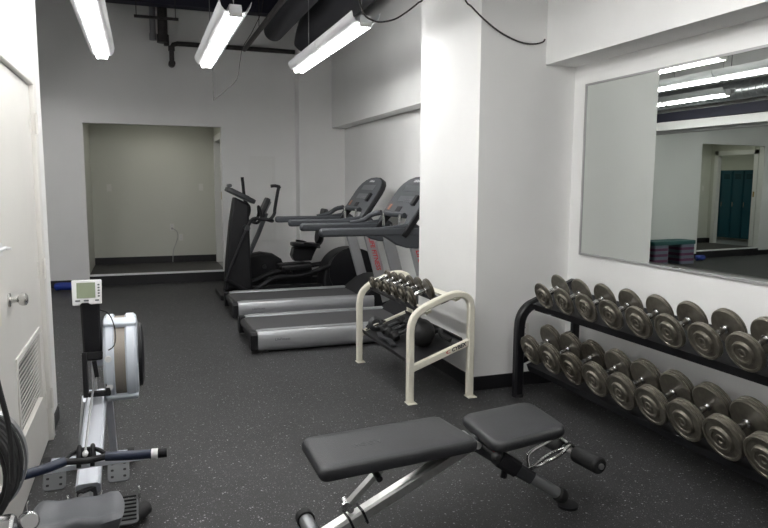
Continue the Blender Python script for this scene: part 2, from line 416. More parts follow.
B().tube([(2.46, 9.95, 3.56), (2.46, 9.85, 3.66), (2.46, 9.65, 3.75), (2.46, 9.3, 3.82), (2.47, 8.6, 3.86), (2.46, 5.6, 3.86)], .27, 32, smooth=3).build('duct_body', M['ductdark'], t)
for y_ in (6.2, 8.4): B().cyl((2.465, y_, 4.10), (2.465, y_, ZC-.001), .005, 6).build('hanger_rod', M['pipe'], t)
for y, z, r in ((9.75, 3.775, .285), (9.35, 3.835, .29)):
    B().lathe([(r-.02, -.02), (r, -.015), (r, .015), (r-.02, .02)], (2.485, y, z), (0, -1, .12), 32).build('duct_band', M['band'], t)
one(B().box((2.62, 10.0, 4.14), (2.84, 10.25, 4.45)), 'junction_box', M['navy'], 'dark navy box high in the right corner behind the duct', 'box', smooth=False)
bpy.data.objects['junction_box'].parent = None
one(B().cyl((2.10, 7.6, 3.72), (2.10, 7.6, 4.05), .035, 12).cyl((2.10, 7.6, 3.70), (2.10, 7.6, 3.80), .055, 12).cyl((2.02, 7.6, 3.86), (2.18, 7.6, 3.86), .03, 10).cyl((2.10, 7.6, 4.05), (2.10, 7.6, ZC-.001), .012, 8), 'sprinkler_valve', M['redpaint'], 'red valve hanging below the ceiling above the last light', 'valve')
one(B().cyl((2.83, 7.3, 4.25), (1.2, 7.4, 4.25), .03, 10), 'cross_pipe', M['pipe'], 'dark pipe crossing the room under the ceiling near red valve', 'pipe')
# galvanised duct and dark beam over left part of room (seen in mirror)
t = thing('spiral_duct', 'shiny galvanised spiral duct running under the ceiling, reflected in the mirror', 'duct', (-2.32, 7.4, 2.9))
sp = B(); prof = []
y = 0
while y < 5.6:
    prof += [(.14, y), (.14, y+.10), (.147, y+.105), (.147, y+.118)]; y += .12
sp.lathe(prof, (-2.32, 4.80, 2.97), (0, 1, 0), 36); sp.build('duct_body', M['galv'], t)
for y_ in (5.5, 8.0, 10.0): B().cyl((-2.32, y_, 3.10), (-2.32, y_, ZC-.001), .005, 6).build('hanger_rod', M['pipe'], t)
one(B().box((-2.74, 4.75, 2.645), (-2.56, 10.4, 2.80)), 'cable_tray', M['navy'], 'dark tray running beside the galvanised duct, reflected in the mirror', 'tray', smooth=False)

# ------------------------------------------------------------------ strip lights (8 ft, two 4 ft pairs)
def strip_light(label, loc):
    t = thing('strip_light', label, 'ceiling light', loc, 0, 'suspended fluorescent strip lights')
    x, y, z = loc; L = 2.43
    h = B(); h.prism([(-.05, .012), (.05, .012), (.045, .07), (-.045, .07)], (x, y+.01, z), (1, 0, 0), (0, 0, 1), (0, 1, 0), L-.02)
    h.build('ballast_housing', M['reflector'], t, smooth=False)
    for s in (-1, 1):
        pr = [(s*.052, .014), (s*.084, .026), (s*.106, .054), (s*.117, .095), (s*.121, .094), (s*.110, .050), (s*.087, .021), (s*.052, .009)]
        for k in (0, 1):
            B().prism(pr, (x, y+k*(L/2+.006), z), (1, 0, 0), (0, 0, 1), (0, 1, 0), L/2-.006).build('reflector_wing', M['reflector'], t, smooth=True)
    for s in (-1, 1):
        for k in (0, 1):
            y0 = y+.03+k*L/2; B().cyl((x+s*.038, y0, z-.004), (x+s*.038, y0+L/2-.06, z-.004), .0165, 10).build('fluorescent_tube', M['tube'], t)
    for yy in (y, y+L/2-.028, y+L-.028):
        B().box((x-.052, yy, z-.020), (x+.052, yy+(.028 if yy != y+L/2-.028 else .056), z+.012)).build('lampholder', M['socket'], t, bevel=.006, smooth=False)
    for yy in (y+.12, y+L-.5):
        B().cyl((x, yy, z+.085), (x, yy, ZC-.001), .0035, 6).build('hanging_wire', M['conduit'], t)
    return t
ZL = 2.80
l0 = strip_light('left strip light above the back alcove, cut by the top edge', (-.325, 5.08, ZL))
dup(l0, (.712, 5.24, ZL), 0, 'middle strip light hanging above the alcove side of the treadmills')
dup(l0, (1.725, 5.2, ZL), 0, 'right strip light hanging by the column with duct behind it')
for i, (x, y) in enumerate(((-.10, 1.9), (.705, 1.9), (1.60, .4))):
    dup(l0, (x, y, ZL), 0, ('strip light overhead nearest the door wall', 'strip light overhead in the middle of the room', 'strip light overhead nearest the dumbbell rack')[i])
dup(l0, (.9, -1.6, ZL), 0, 'strip light behind the camera above the bench end of room')
dup(l0, (-1.56, 7.3, ZL), 0, 'added fill strip light left of the alcove toward the back wall')  # added fixture, brightens the left area and the back wall
# alcove lamp
t = thing('ceiling_lamp', 'small square ceiling lamp inside the back alcove', 'ceiling light', (.35, 11.2, 2.53))
B().box((.10, 11.0, 2.545), (.60, 11.35, 2.559)).build('lamp_body', M['reflector'], t, smooth=False)
B().box((.13, 11.02, 2.535), (.57, 11.33, 2.546)).build('diffuser', M['lamp'], t, smooth=False)
t = thing('ceiling_lamp', 'ceiling lamp in the locker room beyond the alcove door', 'ceiling light', (2.4, 13.4, 2.55))
B().box((2.1, 12.9, 2.575), (2.7, 13.9, 2.6)).build('lamp_body', M['reflector'], t, smooth=False)
B().box((2.13, 12.93, 2.562), (2.67, 13.87, 2.576)).build('diffuser', M['lamp'], t, smooth=False)

# loose wires
one(B().tube([(.785, 7.69, 2.84), (.782, 7.69, 2.576), (.782, 7.69, 2.44)], .0035, 6), 'pull_cord', M['pipe'], 'thin pull cord hanging straight down from the middle strip light', 'cord')
one(B().tube([(.782, 7.69, 2.445), (.81, 7.69, 2.465), (.909, 7.69, 2.55), (1.042, 7.69, 2.687), (1.079, 7.69, 2.873), (1.115, 7.69, 3.036), (1.24, 7.69, 3.249), (1.36, 7.72, 3.6), (1.4, 7.72, ZC-.002)], .004, 6, smooth=4), 'loose_wire', M['pipe'], 'loose dark wire rising from the pull cord end to the ceiling', 'wire')
one(B().tube([(1.60, 5.0, 2.93), (1.625, 4.95, 2.812), (1.688, 4.95, 2.774), (1.761, 4.95, 2.766), (1.875, 4.95, 2.797), (1.981, 4.95, 2.866), (2.064, 4.95, 2.933), (2.114, 4.95, 2.989), (2.20, 4.95, 3.3), (2.20, 4.8, ZC-.002)], .007, 6, smooth=4), 'loose_wire', M['pipe'], 'dark cable sagging from the right strip light to the column', 'wire')
one(B().tube([(1.98, 4.33, 3.3), (2.142, 4.33, 2.85), (2.213, 4.33, 2.77), (2.333, 4.33, 2.68), (2.463, 4.33, 2.608), (2.604, 4.33, 2.563), (2.713, 4.33, 2.557), (2.796, 4.335, 2.577), (2.82, 4.343, 2.60)], .006, 6, smooth=4), 'wall_wire', M['pipe'], 'dark wire drooping across the face of the column toward soffit', 'wire')

# ------------------------------------------------------------------ wall plates
def plate(name, lab_, x, y, z, n, kind, cat, group=None):
    """n: outward normal axis -y"""
    t = thing(name, lab_, cat, (x, y, z-.06), 0, group)
    B().box((x-.037, y-.006, z-.06), (x+.037, y, z+.06)).build('cover_plate', M['plate'], t, bevel=.002, smooth=False)
    if kind == 'switch': B().box((x-.006, y-.016, z-.012), (x+.006, y-.006, z+.012)).build('toggle', M['plate'], t, smooth=False)
    else:
        for dz in (-.024, .024):
            s = B().lathe([(.016, 0), (.016, .002), (0, .0022)], (x, y-.006, z+dz), (0, -1, 0), 16).build('socket_face', M['whiteplastic'], t)
            B().box((x-.007, y-.009, z+dz-.004), (x-.004, y-.0081, z+dz+.005)).box((x+.004, y-.009, z+dz-.004), (x+.007, y-.0081, z+dz+.005)).build('slot', M['black'], s, smooth=False)
    return t
plate('light_switch', 'white light switch plate on the left of the alcove back wall', -.505, AY, 1.447, None, 'switch', 'switch')
plate('light_switch', 'white light switch plate on the right of the alcove back wall', AX1-.235, AY, 1.463, None, 'switch', 'switch')
plate('wall_outlet', 'alcove wall outlet with a grey cord plugged in', .474, AY, .778, None, 'outlet', 'outlet')
plate('wall_outlet', 'lower empty alcove wall outlet right of the cord', .617, AY, .60, None, 'outlet', 'outlet')
plate('wall_outlet', 'white outlet on the column face behind the dumbbell rack leg', 2.725, 4.35, .43, None, 'outlet', 'outlet')
one(B().tube([(.474, AY-.02, .755), (.50, AY-.035, .74), (.55, AY-.035, .70), (.565, AY-.03, .61), (.53, AY-.03, .50), (.49, AY-.04, .40), (.475, AY-.05, .31), (.465, AY-.06, AZ+.008)], .006, 6, smooth=4).box((.459, AY-.04, .738), (.489, AY-.0095, .768)), 'power_cord', M['cordgrey'], 'grey cord hanging from the alcove outlet to floor', 'cord')
t = thing('access_panel', 'pale raised rectangular panel frame on back wall right of alcove', 'panel', (1.82, YB, 1.0))
f = B(); px0, px1, pz0, pz1 = 1.62, 2.02, .62, 1.96; e = .045
f.box((px0, YB-.016, pz0), (px0+e, YB, pz1)).box((px1-e, YB-.016, pz0), (px1, YB, pz1)).box((px0+e, YB-.016, pz1-e), (px1-e, YB, pz1)).box((px0+e, YB-.016, pz0), (px1-e, YB, pz0+e))
f.build('panel_frame', M['panelpaint'], t, smooth=False)
B().box((px0+e, YB-.005, pz0+e), (px1-e, YB, pz1-e)).build('panel_door', M['panelpaint'], t, smooth=False)

# ------------------------------------------------------------------ lockers
lk = thing('locker', 'teal metal locker beyond the alcove door, nearest the doorway', 'locker', (2.60, 11.26, AZ), 0, 'teal lockers beyond the alcove')
B().box((2.40, 11.11, AZ+.05), (2.85, 11.41, 1.91)).build('locker_body', M['teal'], lk, bevel=.004, smooth=False)
d = B().box((2.385, 11.125, AZ+.08), (2.40, 11.395, 1.88)).build('locker_door', M['teal'], lk, bevel=.003, smooth=False)
B().box((2.37, 11.36, 1.0), (2.385, 11.38, 1.12)).build('latch', M['chrome'], d, smooth=False)
g = B()
for i in range(4): g.box((2.382, 11.18, 1.70+i*.03), (2.385, 11.34, 1.71+i*.03))
g.build('vent_slot', M['black'], d, smooth=False)
for i, o_ in ((1, 'second'), (2, 'third'), (3, 'fourth'), (4, 'fifth'), (5, 'sixth'), (6, 'seventh')):
    dup(lk, (2.60, 11.26+.31*i, AZ), 0, f'teal metal locker beyond the alcove door, {o_} from the doorway')

# ------------------------------------------------------------------ stack of aerobic steps + blue bag, left of alcove
def riser(x, y, z, m, label):
    b = B(); b.prism(rrect(.40, .40, .05, 4), (x, y, z), (1, 0, 0), (0, 1, 0), (0, 0, 1), .055)
    b2 = b.build('step_riser', m, origin=Vector((x, y, z)), bevel=.006, smooth=False)
    return tag(b2, label, 'step riser', 'stacked aerobic step risers')
ords = ['bottom', 'second', 'third', 'fourth', 'fifth', 'sixth', 'top']
rx0, rx1, ry = -2.44, -1.73, 10.3
for cx, nm in ((rx0, 'left'), (rx1, 'right')):
    for i in range(7):
        riser(cx, ry, .0551*i, M['plum'] if i % 2 else M['bluegrey'], f'{ords[i]} {"plum" if i % 2 else "grey blue"} riser of the {nm} stack under the teal step')
b = B(); b.prism(rrect(1.16, .42, .06, 4), (-2.085, ry, .386), (1, 0, 0), (0, 1, 0), (0, 0, 1), .075)
tag(b.build('aerobic_step', M['tealmat'], bevel=.01), 'long dark teal aerobic step lying across the two riser stacks', 'step')
b = B()
b.tube([(-1.18, 10.36, .062), (-1.12, 10.33, .072), (-1.03, 10.35, .066), (-.95, 10.38, .06)], .055, 14, smooth=3)
t = tag(b.build('blue_bag', M['blue']), 'small blue bag lying on floor against the back wall', 'bag')

# ------------------------------------------------------------------ treadmills
def treadmill(label, loc):
    t = thing('treadmill', label, 'treadmill', loc, 0, 'treadmills facing the right wall')
    x, y, z = loc; W = .88
    def p(a, b, c): return (x+a, y+b, z+c)
    B().box(p(.02, .05, .055), p(2.05, W-.05, .165)).build('deck', M['black'], t, bevel=.01, smooth=False)
    belt = B().box(p(.03, .12, .165), p(1.62, W-.12, .192)).build('running_belt', M['belt'], t, bevel=.01)
    B().cyl(p(.045, .10, .14), p(.045, W-.10, .14), .048, 18).build('rear_roller', M['rubber'], t)
    for s in (0, 1):
        yy = (0 if s == 0 else W)
        sg = 1 if s == 0 else -1
        ol = [(sg*.035, .012), (sg*.012, .035), (0, .075), (0, .175), (sg*.02, .200), (sg*.115, .203), (sg*.115, .17), (sg*.055, .16), (sg*.055, .012)]
        r = B(); r.prism(ol, p(.05, yy, 0), (0, 1, 0), (0, 0, 1), (1, 0, 0), 1.62)
        rr = r.build('side_rail', M['silver'], t, bevel=.008, angle=50)
        lab(rr, 'silver side rail')
        B().box(p(.09, yy+sg*.03 if s == 0 else yy-.108, .2032), p(1.6, yy+.108 if s == 0 else yy-.03, .2065)).build('foot_tread', M['silverrib'], rr, smooth=False)
        ec = B().prism([(0, .03), (0, .17), (sg*.02, .198), (sg*.115, .2), (sg*.115, .03)], p(-.015, yy, 0), (0, 1, 0), (0, 0, 1), (1, 0, 0), .066)
        ec.build('end_cap', M['black'], t, bevel=.008, smooth=False)
        B().cyl(p(.12, yy+sg*.05, 0), p(.12, yy+sg*.05, .06), .03, 12).build('levelling_foot', M['rubber'], t)
        B().cyl(p(1.75, yy+sg*.05, 0), p(1.75, yy+sg*.05, .06), .03, 12).build('levelling_foot', M['rubber'], t)
        text('LifeFitness', .034, p(.205 if s == 0 else .5, yy-sg*.0012, .112), (sg, 0, 0), (0, 0, 1), M['greyletter'], rr, 'maker_lettering')
    m_ = B(); m_.prism([(1.50, .165), (1.53, .20), (1.70, .33), (1.80, .37), (1.98, .37), (2.12, .30), (2.13, .03), (1.66, .03), (1.66, .165)], p(0, .03, 0), (1, 0, 0), (0, 0, 1), (0, 1, 0), W-.06)
    m_.build('motor_cover', M['black'], t, bevel=.02, seg=3)
    for s in (0, 1):
        yy = .05 if s == 0 else W-.05
        u = B().rtube([p(1.84, yy, .12), p(1.70, yy, .62), p(1.60, yy, .98), p(1.58, yy, 1.10)], .045, .13, up=(1, 0, 0))
        uo = u.build('upright', M['upright'], t)
        if s == 0:
            dr = Vector((1.70-1.60, 0, .62-.98)).normalized()
            text('LIFE FITNESS', .075, p(1.605-.005, yy-.0245, .90), dr, Vector((dr.z*-1, 0, dr.x)), M['redletter'], uo, 'red_lettering', shear=.3, bold=.0015)
    # console
    bx, bz = 1.475, 1.10; tx, tz = 1.81, 1.585
    ay = Vector((tx-bx, 0, tz-bz)); L = ay.length; ay.normalize(); n = Vector((-ay.z, 0, ay.x))
    y0 = -.02; Wc = W+.03
    ol = [(0, .0), (0, .41), (.02, .49), (.07, .55), (.16, .60), (.28, .628), (Wc/2, .636), (Wc-.28, .628), (Wc-.16, .60), (Wc-.07, .55), (Wc-.02, .49), (Wc, .41), (Wc, 0), (Wc-.02, -.06), (Wc-.10, -.05), (Wc-.12, .05), (Wc-.16, .15), (.16, .15), (.12, .05), (.10, -.05), (.02, -.06)]
    c = B().prism(ol, p(bx, y0, bz), (0, 1, 0), ay, n*-1, .06).build('console', M['black'], t, bevel=.012, seg=3, angle=50)
    ol2 = [(.018, .02), (.018, .41), (.037, .48), (.085, .535), (.17, .583), (.285, .61), (Wc/2, .618), (Wc-.285, .61), (Wc-.17, .583), (Wc-.085, .535), (Wc-.037, .48), (Wc-.018, .41), (Wc-.018, .02), (Wc-.10, .02), (Wc-.135, .10), (Wc-.17, .168), (.17, .168), (.135, .10), (.10, .02)]
    ob = Vector(p(bx, y0, bz))+n*.0
    B().prism(ol2, ob, (0, 1, 0), ay, n, .006).build('console_panel', M['slate'], c, smooth=False)
    def on(u, v, h=.006): return tuple(ob+Vector((0, 1, 0))*u+ay*v+n*h)
    def rect(u0, v0, u1, v1, name, m, h=.004): return B().prism([(u0, v0), (u1, v0), (u1, v1), (u0, v1)], on(0, 0), (0, 1, 0), ay, n, h).build(name, m, c, smooth=False)
    rect(.22, .44, Wc-.22, .51, 'message_display', M['display']); rect(.26, .31, Wc-.24, .38, 'button_panel', M['display'])
    rect(Wc*.48, .19, Wc*.48+.13, .25, 'dark_slot', M['black'])
    rect(Wc-.16, .20, Wc-.10, .27, 'start_button', M['orange'])
    rect(.14, .27, .21, .38, 'reading_clip', M['black'], .03)
    keys = B()
    for i in range(5):
        for j in range(2): keys.prism(rrect(.022, .012, .004, 2, .27+.05*i, .31+.025*j), on(0, 0, .010), (0, 1, 0), ay, n, .002)
    keys.build('keypad', M['conduit'], c, smooth=False)
    text('LifeFitness', .045, on(Wc/2+.11, .555, .0065), (0, -1, 0), ay, M['whiteletter'], c, 'maker_lettering', bold=.001)
    # handrails
    for s in (0, 1):
        yy = .04 if s == 0 else W-.04
        h = B().rtube([p(.66, yy, 1.088), p(.72, yy, 1.088), p(1.2, yy, 1.088), p(1.62, yy, 1.085)], .078, .078, up=(0, 0, 1))
        h.X = Matrix.Identity(4); h.lathe([(.0, -.025), (.025, -.022), (.036, -.010), (.040, .004), (.037, .01)], p(.66, yy, 1.088), (1, 0, 0), 14)
        h.build('handrail', M['handgrip'], t, bevel=.006, seg=2, angle=60)
        k = B().prism([(1.20, 1.075), (1.30, 1.02), (1.40, .955), (1.50, .925), (1.62, .915), (1.66, .93), (1.66, 1.12), (1.58, 1.17), (1.22, 1.125)], p(0, yy-.03, 0), (1, 0, 0), (0, 0, 1), (0, 1, 0), .06)
        k.build('handrail_skirt', M['handgrip'], t, bevel=.015, seg=3)
        if s == 1: B().tube([p(1.18, yy, 1.12), p(1.32, yy, 1.15), p(1.42, yy-.03, 1.215), p(1.49, yy-.12, 1.24)], .028, 10, smooth=4).build('console_arm', M['handgrip'], t)
    B().tube([p(1.53, .16, 1.235), p(1.51, .3, 1.235), p(1.50, W/2, 1.232), p(1.51, W-.3, 1.235), p(1.53, W-.16, 1.235)], .024, 10, smooth=4).build('front_grip_bar', M['handgrip'], t)
    for s in (0, 1):
        yy = .20 if s == 0 else W-.20
        B().cyl(p(1.50, yy, 1.10), p(1.50, yy, 1.24), .016, 10).build('pulse_sensor', M['chrome'], t)
    return t
tm = treadmill('nearest treadmill with grey console partly hidden by the column', (.895, 5.95, 0))
dup(tm, (.93, 7.50, 0), 0, 'farther treadmill, next to the elliptical trainer, console fully visible')

# ------------------------------------------------------------------ elliptical trainer
EY = 9.2
t = thing('elliptical_trainer', 'black elliptical trainer behind the treadmills with tall front column', 'exercise machine', (1.9, EY, 0))
b = B(); b.ring_loft([[(1.02, EY-.16, .10), (1.38, EY-.16, .10), (1.38, EY+.16, .10), (1.02, EY+.16, .10)],
    [(1.05, EY-.15, .5), (1.36, EY-.15, .5), (1.36, EY+.15, .5), (1.05, EY+.15, .5)],
    [(1.10, EY-.11, 1.0), (1.36, EY-.11, 1.0), (1.36, EY+.11, 1.0), (1.10, EY+.11, 1.0)],
    [(1.16, EY-.09, 1.36), (1.36, EY-.09, 1.26), (1.36, EY+.09, 1.26), (1.16, EY+.09, 1.36)]])
b.build('column', M['black'], t, bevel=.03, seg=3)
b = B(); b.box((.93, EY-.34, 0), (1.06, EY+.34, .07)).box((1.0, EY-.07, .02), (3.0, EY+.07, .12)).box((2.85, EY-.30, 0), (2.97, EY+.30, .07))
b.build('base_frame', M['black'], t, bevel=.012, smooth=False)
ax = Vector((.86, 0, -.42)).normalized(); nn = Vector((.42, 0, .86)).normalized()
c = B().prism(rrect(.42, .34, .08, 4), (1.27, EY, 1.40), ax, (0, 1, 0), nn*-1, .06).build('console', M['charcoal'], t, bevel=.012)
B().prism(rrect(.26, .24, .02, 3), (1.25, EY, 1.412), ax, (0, 1, 0), nn, .004).build('display', M['screen'], c, smooth=False)
B().cyl((1.115, EY-.12, 1.505), (1.115, EY+.12, 1.505), .022, 12).build('console_top_edge', M['slate'], c)
for s in (-1, 1):
    yy = EY+s*.30
    if s == 1: pts = [(1.33, yy, 1.62), (1.335, yy, 1.56), (1.36, yy-.02, 1.30), (1.42, yy, 1.20), (1.40, yy, 1.08), (1.30, yy, .95), (1.18, yy, .60), (1.08, yy, .26)]
    else: pts = [(1.74, yy, 1.50), (1.715, yy, 1.44), (1.67, yy, 1.20), (1.66, yy, 1.13), (1.60, yy, 1.06), (1.50, yy, 1.06), (1.38, yy, 1.07), (1.30, yy, .95), (1.14, yy, .58), (1.01, yy, .26)]
    B().tube(pts, .022, 10, smooth=4).build('handlebar', M['black'], t)
    if s == -1: B().tube([(1.62, yy, 1.50), (1.68, yy, 1.505), (1.74, yy, 1.49)], .022, 10, smooth=2).build('grip', M['rubber'], t)
    B().cyl((1.30, EY+s*.08, .95), (1.30, EY+s*.33, .95), .035, 14).build('pivot', M['charcoal'], t)
    a = B().tube([(1.01+.07*(s > 0), yy, .27), (1.32, yy-.04*s, .08+.06*(s > 0)), (1.48, yy-.04*s, .16), (1.70, yy-.08*s, .26), (2.05, yy-.10*s, .30+.03*s), (2.45, yy-.12*s, .38), (2.75, yy-.12*s, .42)], .035, 10, smooth=4)
    a.build('pedal_arm', M['black'], t)
    pd = B().prism(rrect(.40, .17, .05, 4), (1.98, yy-.11*s, .36), (1, 0, .05), (0, 1, 0), (0, 0, 1), .05)
    pd.build('pedal', M['black'], t, bevel=.01)
B().tube([(1.38, EY-.15, 1.02), (1.46, EY-.17, 1.01), (1.52, EY-.12, 1.10), (1.50, EY, 1.22), (1.52, EY+.12, 1.10), (1.46, EY+.17, 1.01), (1.38, EY+.15, 1.02)], .02, 10, smooth=4).build('fixed_grip', M['black'], t)
sh = []
for i in range(28):
    a = PI*i/27
    sh.append((2.80-.44*math.cos(a), .10+.53*math.sin(a)**.75 if 0 < i < 27 else .10))
b = B().prism([(2.36, .06)]+sh+[(3.24, .06)], (0, EY-.20, 0), (1, 0, 0), (0, 0, 1), (0, 1, 0), .40)
b.build('rear_shroud', M['black'], t, bevel=.035, seg=3)
B().lathe([(.34, 0), (.34, .012), (.30, .014), (0, .014)], (2.78, EY-.20, .30), (0, -1, 0), 32).build('crank_disc', M['blackgloss'], t)

# ------------------------------------------------------------------ recumbent bike
BY = 9.86
t = thing('recumbent_bike', 'black recumbent bike with oval backrest behind elliptical trainer', 'exercise machine', (2.0, BY, 0))
b = B().prism([(1.40, .10), (1.40, .40), (1.46, .50), (1.62, .53), (1.80, .50), (1.92, .42), (1.98, .28), (2.02, .10)], (0, BY-.11, 0), (1, 0, 0), (0, 0, 1), (0, 1, 0), .22)
b.build('front_shroud', M['black'], t, bevel=.04, seg=3)
b = B().box((1.38, BY-.28, 0), (1.47, BY+.28, .06)).box((1.42, BY-.05, .03), (2.95, BY+.05, .13)).box((2.88, BY-.24, 0), (2.96, BY+.24, .06)); b.build('base_frame', M['black'], t, bevel=.01, smooth=False)
B().rtube([(1.45, BY, .48), (1.60, BY, .80), (1.72, BY, 1.10)], .06, .07, up=(0, 1, 0)).build('console_post', M['slate'], t)
c = B().prism(rrect(.30, .22, .04, 3), (1.71, BY, 1.17), (.45, 0, .9), (0, 1, 0), (-.9, 0, .45), .06).build('console', M['charcoal'], t, bevel=.01)
B().prism(rrect(.20, .14, .02, 3), (1.735, BY, 1.18), (.45, 0, .9), (0, 1, 0), (.9, 0, -.45), .012).build('display', M['conduit'], c, smooth=False)
B().tube([(1.72, BY-.22, 1.02), (1.78, BY-.22, 1.0), (1.78, BY-.1, .98), (1.72, BY, 1.0), (1.78, BY+.1, .98), (1.78, BY+.22, 1.0), (1.72, BY+.22, 1.02)], .018, 8, smooth=4).build('front_handlebar', M['black'], t)
B().cyl((1.66, BY-.16, .32), (1.66, BY+.16, .32), .03, 12).build('crank', M['charcoal'], t)
for s in (-1, 1): B().box((1.60, BY+s*.20-.05, .24+.1*s), (1.72, BY+s*.20+.05, .28+.1*s)).build('pedal', M['charcoal'], t, bevel=.006)
s_ = B(); s_.prism(rrect(.42, .36, .10, 5), (2.30, BY, .585), (1, 0, -.06), (0, 1, 0), (0, 0, 1), .06); s_.build('seat', M['black'], t, bevel=.02, seg=3)
B().prism([(-.17, 0), (.19, 0), (.12, -.14), (.10, -.20), (-.16, -.20), (-.20, -.12)], (2.28, BY-.09, .58), (1, 0, 0), (0, 0, 1), (0, 1, 0), .18).build('seat_carriage', M['black'], t, bevel=.01)
B().prism([(-.18, 0), (.14, .0), (.16, -.22), (-.12, -.22)], (2.24, BY-.06, .35), (1, 0, 0), (0, 0, 1), (0, 1, 0), .12).build('seat_mount', M['black'], t, smooth=False)
dv = Vector((.22, 0, .97)).normalized()
B().prism([( .17*math.cos(2*PI*i/24), .17*math.sin(2*PI*i/24)) for i in range(24)], (2.50, BY, .80), (0, 1, 0), dv, (1, 0, -.22), .06).build('backrest', M['black'], t, bevel=.02, seg=3)
B().tube([(2.46, BY, .56), (2.56, BY, .66), (2.58, BY, .80), (2.64, BY, 1.06)], .022, 10, smooth=4).build('backrest_post', M['charcoal'], t)
B().prism(rrect(.26, .10, .04, 4), (2.57, BY, 1.115), (0, 1, 0), dv, (1, 0, -.22), .06).build('headrest', M['charcoal'], t, bevel=.015, seg=3)
for s in (-1, 1): B().tube([(2.50, BY+s*.10, .58), (2.42, BY+s*.24, .60), (2.34, BY+s*.26, .64), (2.22, BY+s*.26, .66)], .017, 8, smooth=4).build('side_handle', M['black'], t)

# ------------------------------------------------------------------ dumbbells
def db_head(b, o, d, R, th, npl):
    """outward face stack; o = inner face centre, d = outward axis"""
    pr = [(.02, 0), (R*.93, 0), (R, .006)]
    for k in range(npl):
        h0 = th*k/npl; h1 = th*(k+1)/npl
        if k: pr += [(R-.005, h0+.001), (R, h0+.005)]
        pr += [(R, h1-.004), (R-.004, h1)]
    pr += [(R*.86, th), (R*.84, th-.004), (R*.60, th-.004), (R*.58, th+.004), (R*.54, th+.010), (R*.42, th+.010), (R*.40, th+.004), (R*.26, th+.004), (R*.24, th+.009), (R*.14, th+.009), (R*.12, th+.001), (0, th+.001)]
    b.lathe(pr, o, d, 36)
def dumbbell(name, label, cat, group, loc, tilt, R, th, npl, grip, m):
    """root at the grip centre"""
    t = thing(name, label, cat, loc, 0, group)
    d = Vector((math.cos(tilt), 0, math.sin(tilt))); c = Vector(loc)
    h = B(); h.lathe([(.011, -grip/2-.004), (.013, -grip/2+.015), (.016, -.02), (.017, 0), (.016, .02), (.013, grip/2-.015), (.011, grip/2+.004)], c, d, 16)
    h.build('handle', M['chrome'], t)
    for s in (-1, 1):
        b = B(); db_head(b, c+d*(s*grip/2), d*s, R, th, npl); b.build('weight_plate', m, t, angle=25)
        B().lathe([(.022, 0), (.022, .010), (.014, .013), (.014, .016)], c+d*(s*(grip/2-.016)) if s > 0 else c-d*(grip/2), d, 16).build('collar', M['chrome'], t)
    return t
TL = math.radians(22)
nth = ['farthest', 'second', 'third', 'fourth', 'fifth', 'sixth', 'seventh', 'eighth', 'ninth', 'tenth']
def row(face_x, z0, dz, y0, dy, n, R0, R1, th0, th1, npl0, grip, shelf):
    for i in range(n):
        f = i/(n-1); R = R0+(R1-R0)*f; th = th0+(th1-th0)*f
        npl = npl0 if isinstance(npl0, int) else npl0[i]
        y = y0-dy*i; z = z0+dz*i
        off = th+.010+grip/2
        c = Vector((face_x+off*math.cos(TL), y, z+off*math.sin(TL)))
        if i == 0: la = f'round cast iron dumbbell on the black rack {shelf} shelf, farthest one next to rack end'
        else: la = f'round cast iron dumbbell on the black rack {shelf} shelf, {nth[i]} from far end'
        dumbbell('dumbbell', la, 'dumbbell', f'cast iron dumbbells on the {shelf} shelf of black rack', c, TL, R, th, npl, grip, M['irondark'] if (shelf == 'lower' and i == 2) else M['iron'])
row(2.50, .796, 0, 3.786, .2275, 9, .095, .098, .014, .034, [1, 1, 1, 1, 2, 2, 2, 2, 2], .125, 'upper')
row(2.50, .386, -.0035, 3.927, .2355, 10, .108, .114, .044, .056, [3]*10, .125, 'lower')

# long black rack
t = thing('dumbbell_rack', 'long black two tier rack holding cast iron dumbbells along right wall', 'rack', (2.75, 2.9, 0))
for Y in (4.12, .95):
    arc = [(2.54, Y, 0), (2.54, Y, .50), (2.548, Y, .57), (2.573, Y, .625), (2.615, Y, .665), (2.68, Y, .692), (3.0, Y, .82)]
    B().rtube(arc[:2]+catmull(arc[1:6], 4)[1:]+[arc[6]], .07, .06, up=(0, 1, 0)).build('end_frame', M['blackgloss'], t)
    B().rtube([(3.02, Y, 0), (3.02, Y, .84)], .055, .055, up=(0, 1, 0)).build('rear_leg', M['blackgloss'], t)
    B().rtube([(2.545, Y, .26), (3.02, Y, .445)], .045, .05, up=(0, 1, 0)).build('cross_tube', M['blackgloss'], t)
    for xx in (2.545, 3.02): B().cyl((xx, Y, 0), (xx, Y, .02), .04, 14).build('rubber_foot', M['rubber'], t)
d = Vector((math.cos(TL), 0, math.sin(TL))); nv = Vector((-math.sin(TL), 0, math.cos(TL)))
for zf, R, ln in ((.796, .098, .26), (.354, .114, .28)):
    o = Vector((2.535, .95, zf))+d*.015-nv*(R+.010)
    ye = 3.06 if zf > .5 else 3.13
    b = B()
    b.prism([(-.035, -.05), (-.02, -.05), (-.02, -.004), (ln+.04, -.004), (ln+.04, .02), (ln+.05, .02), (ln+.05, -.016), (-.01, -.016), (-.01, -.05), (-.02, -.06), (-.035, -.06)][:0] or [(-.01, -.045), (0, -.045), (0, -.004), (ln, -.004), (ln, -.045), (ln+.01, -.045), (ln+.01, .006), (-.01, .006)], o, d, nv, (0, 1, 0), ye)
    b.build('shelf', M['black'], t, smooth=False)

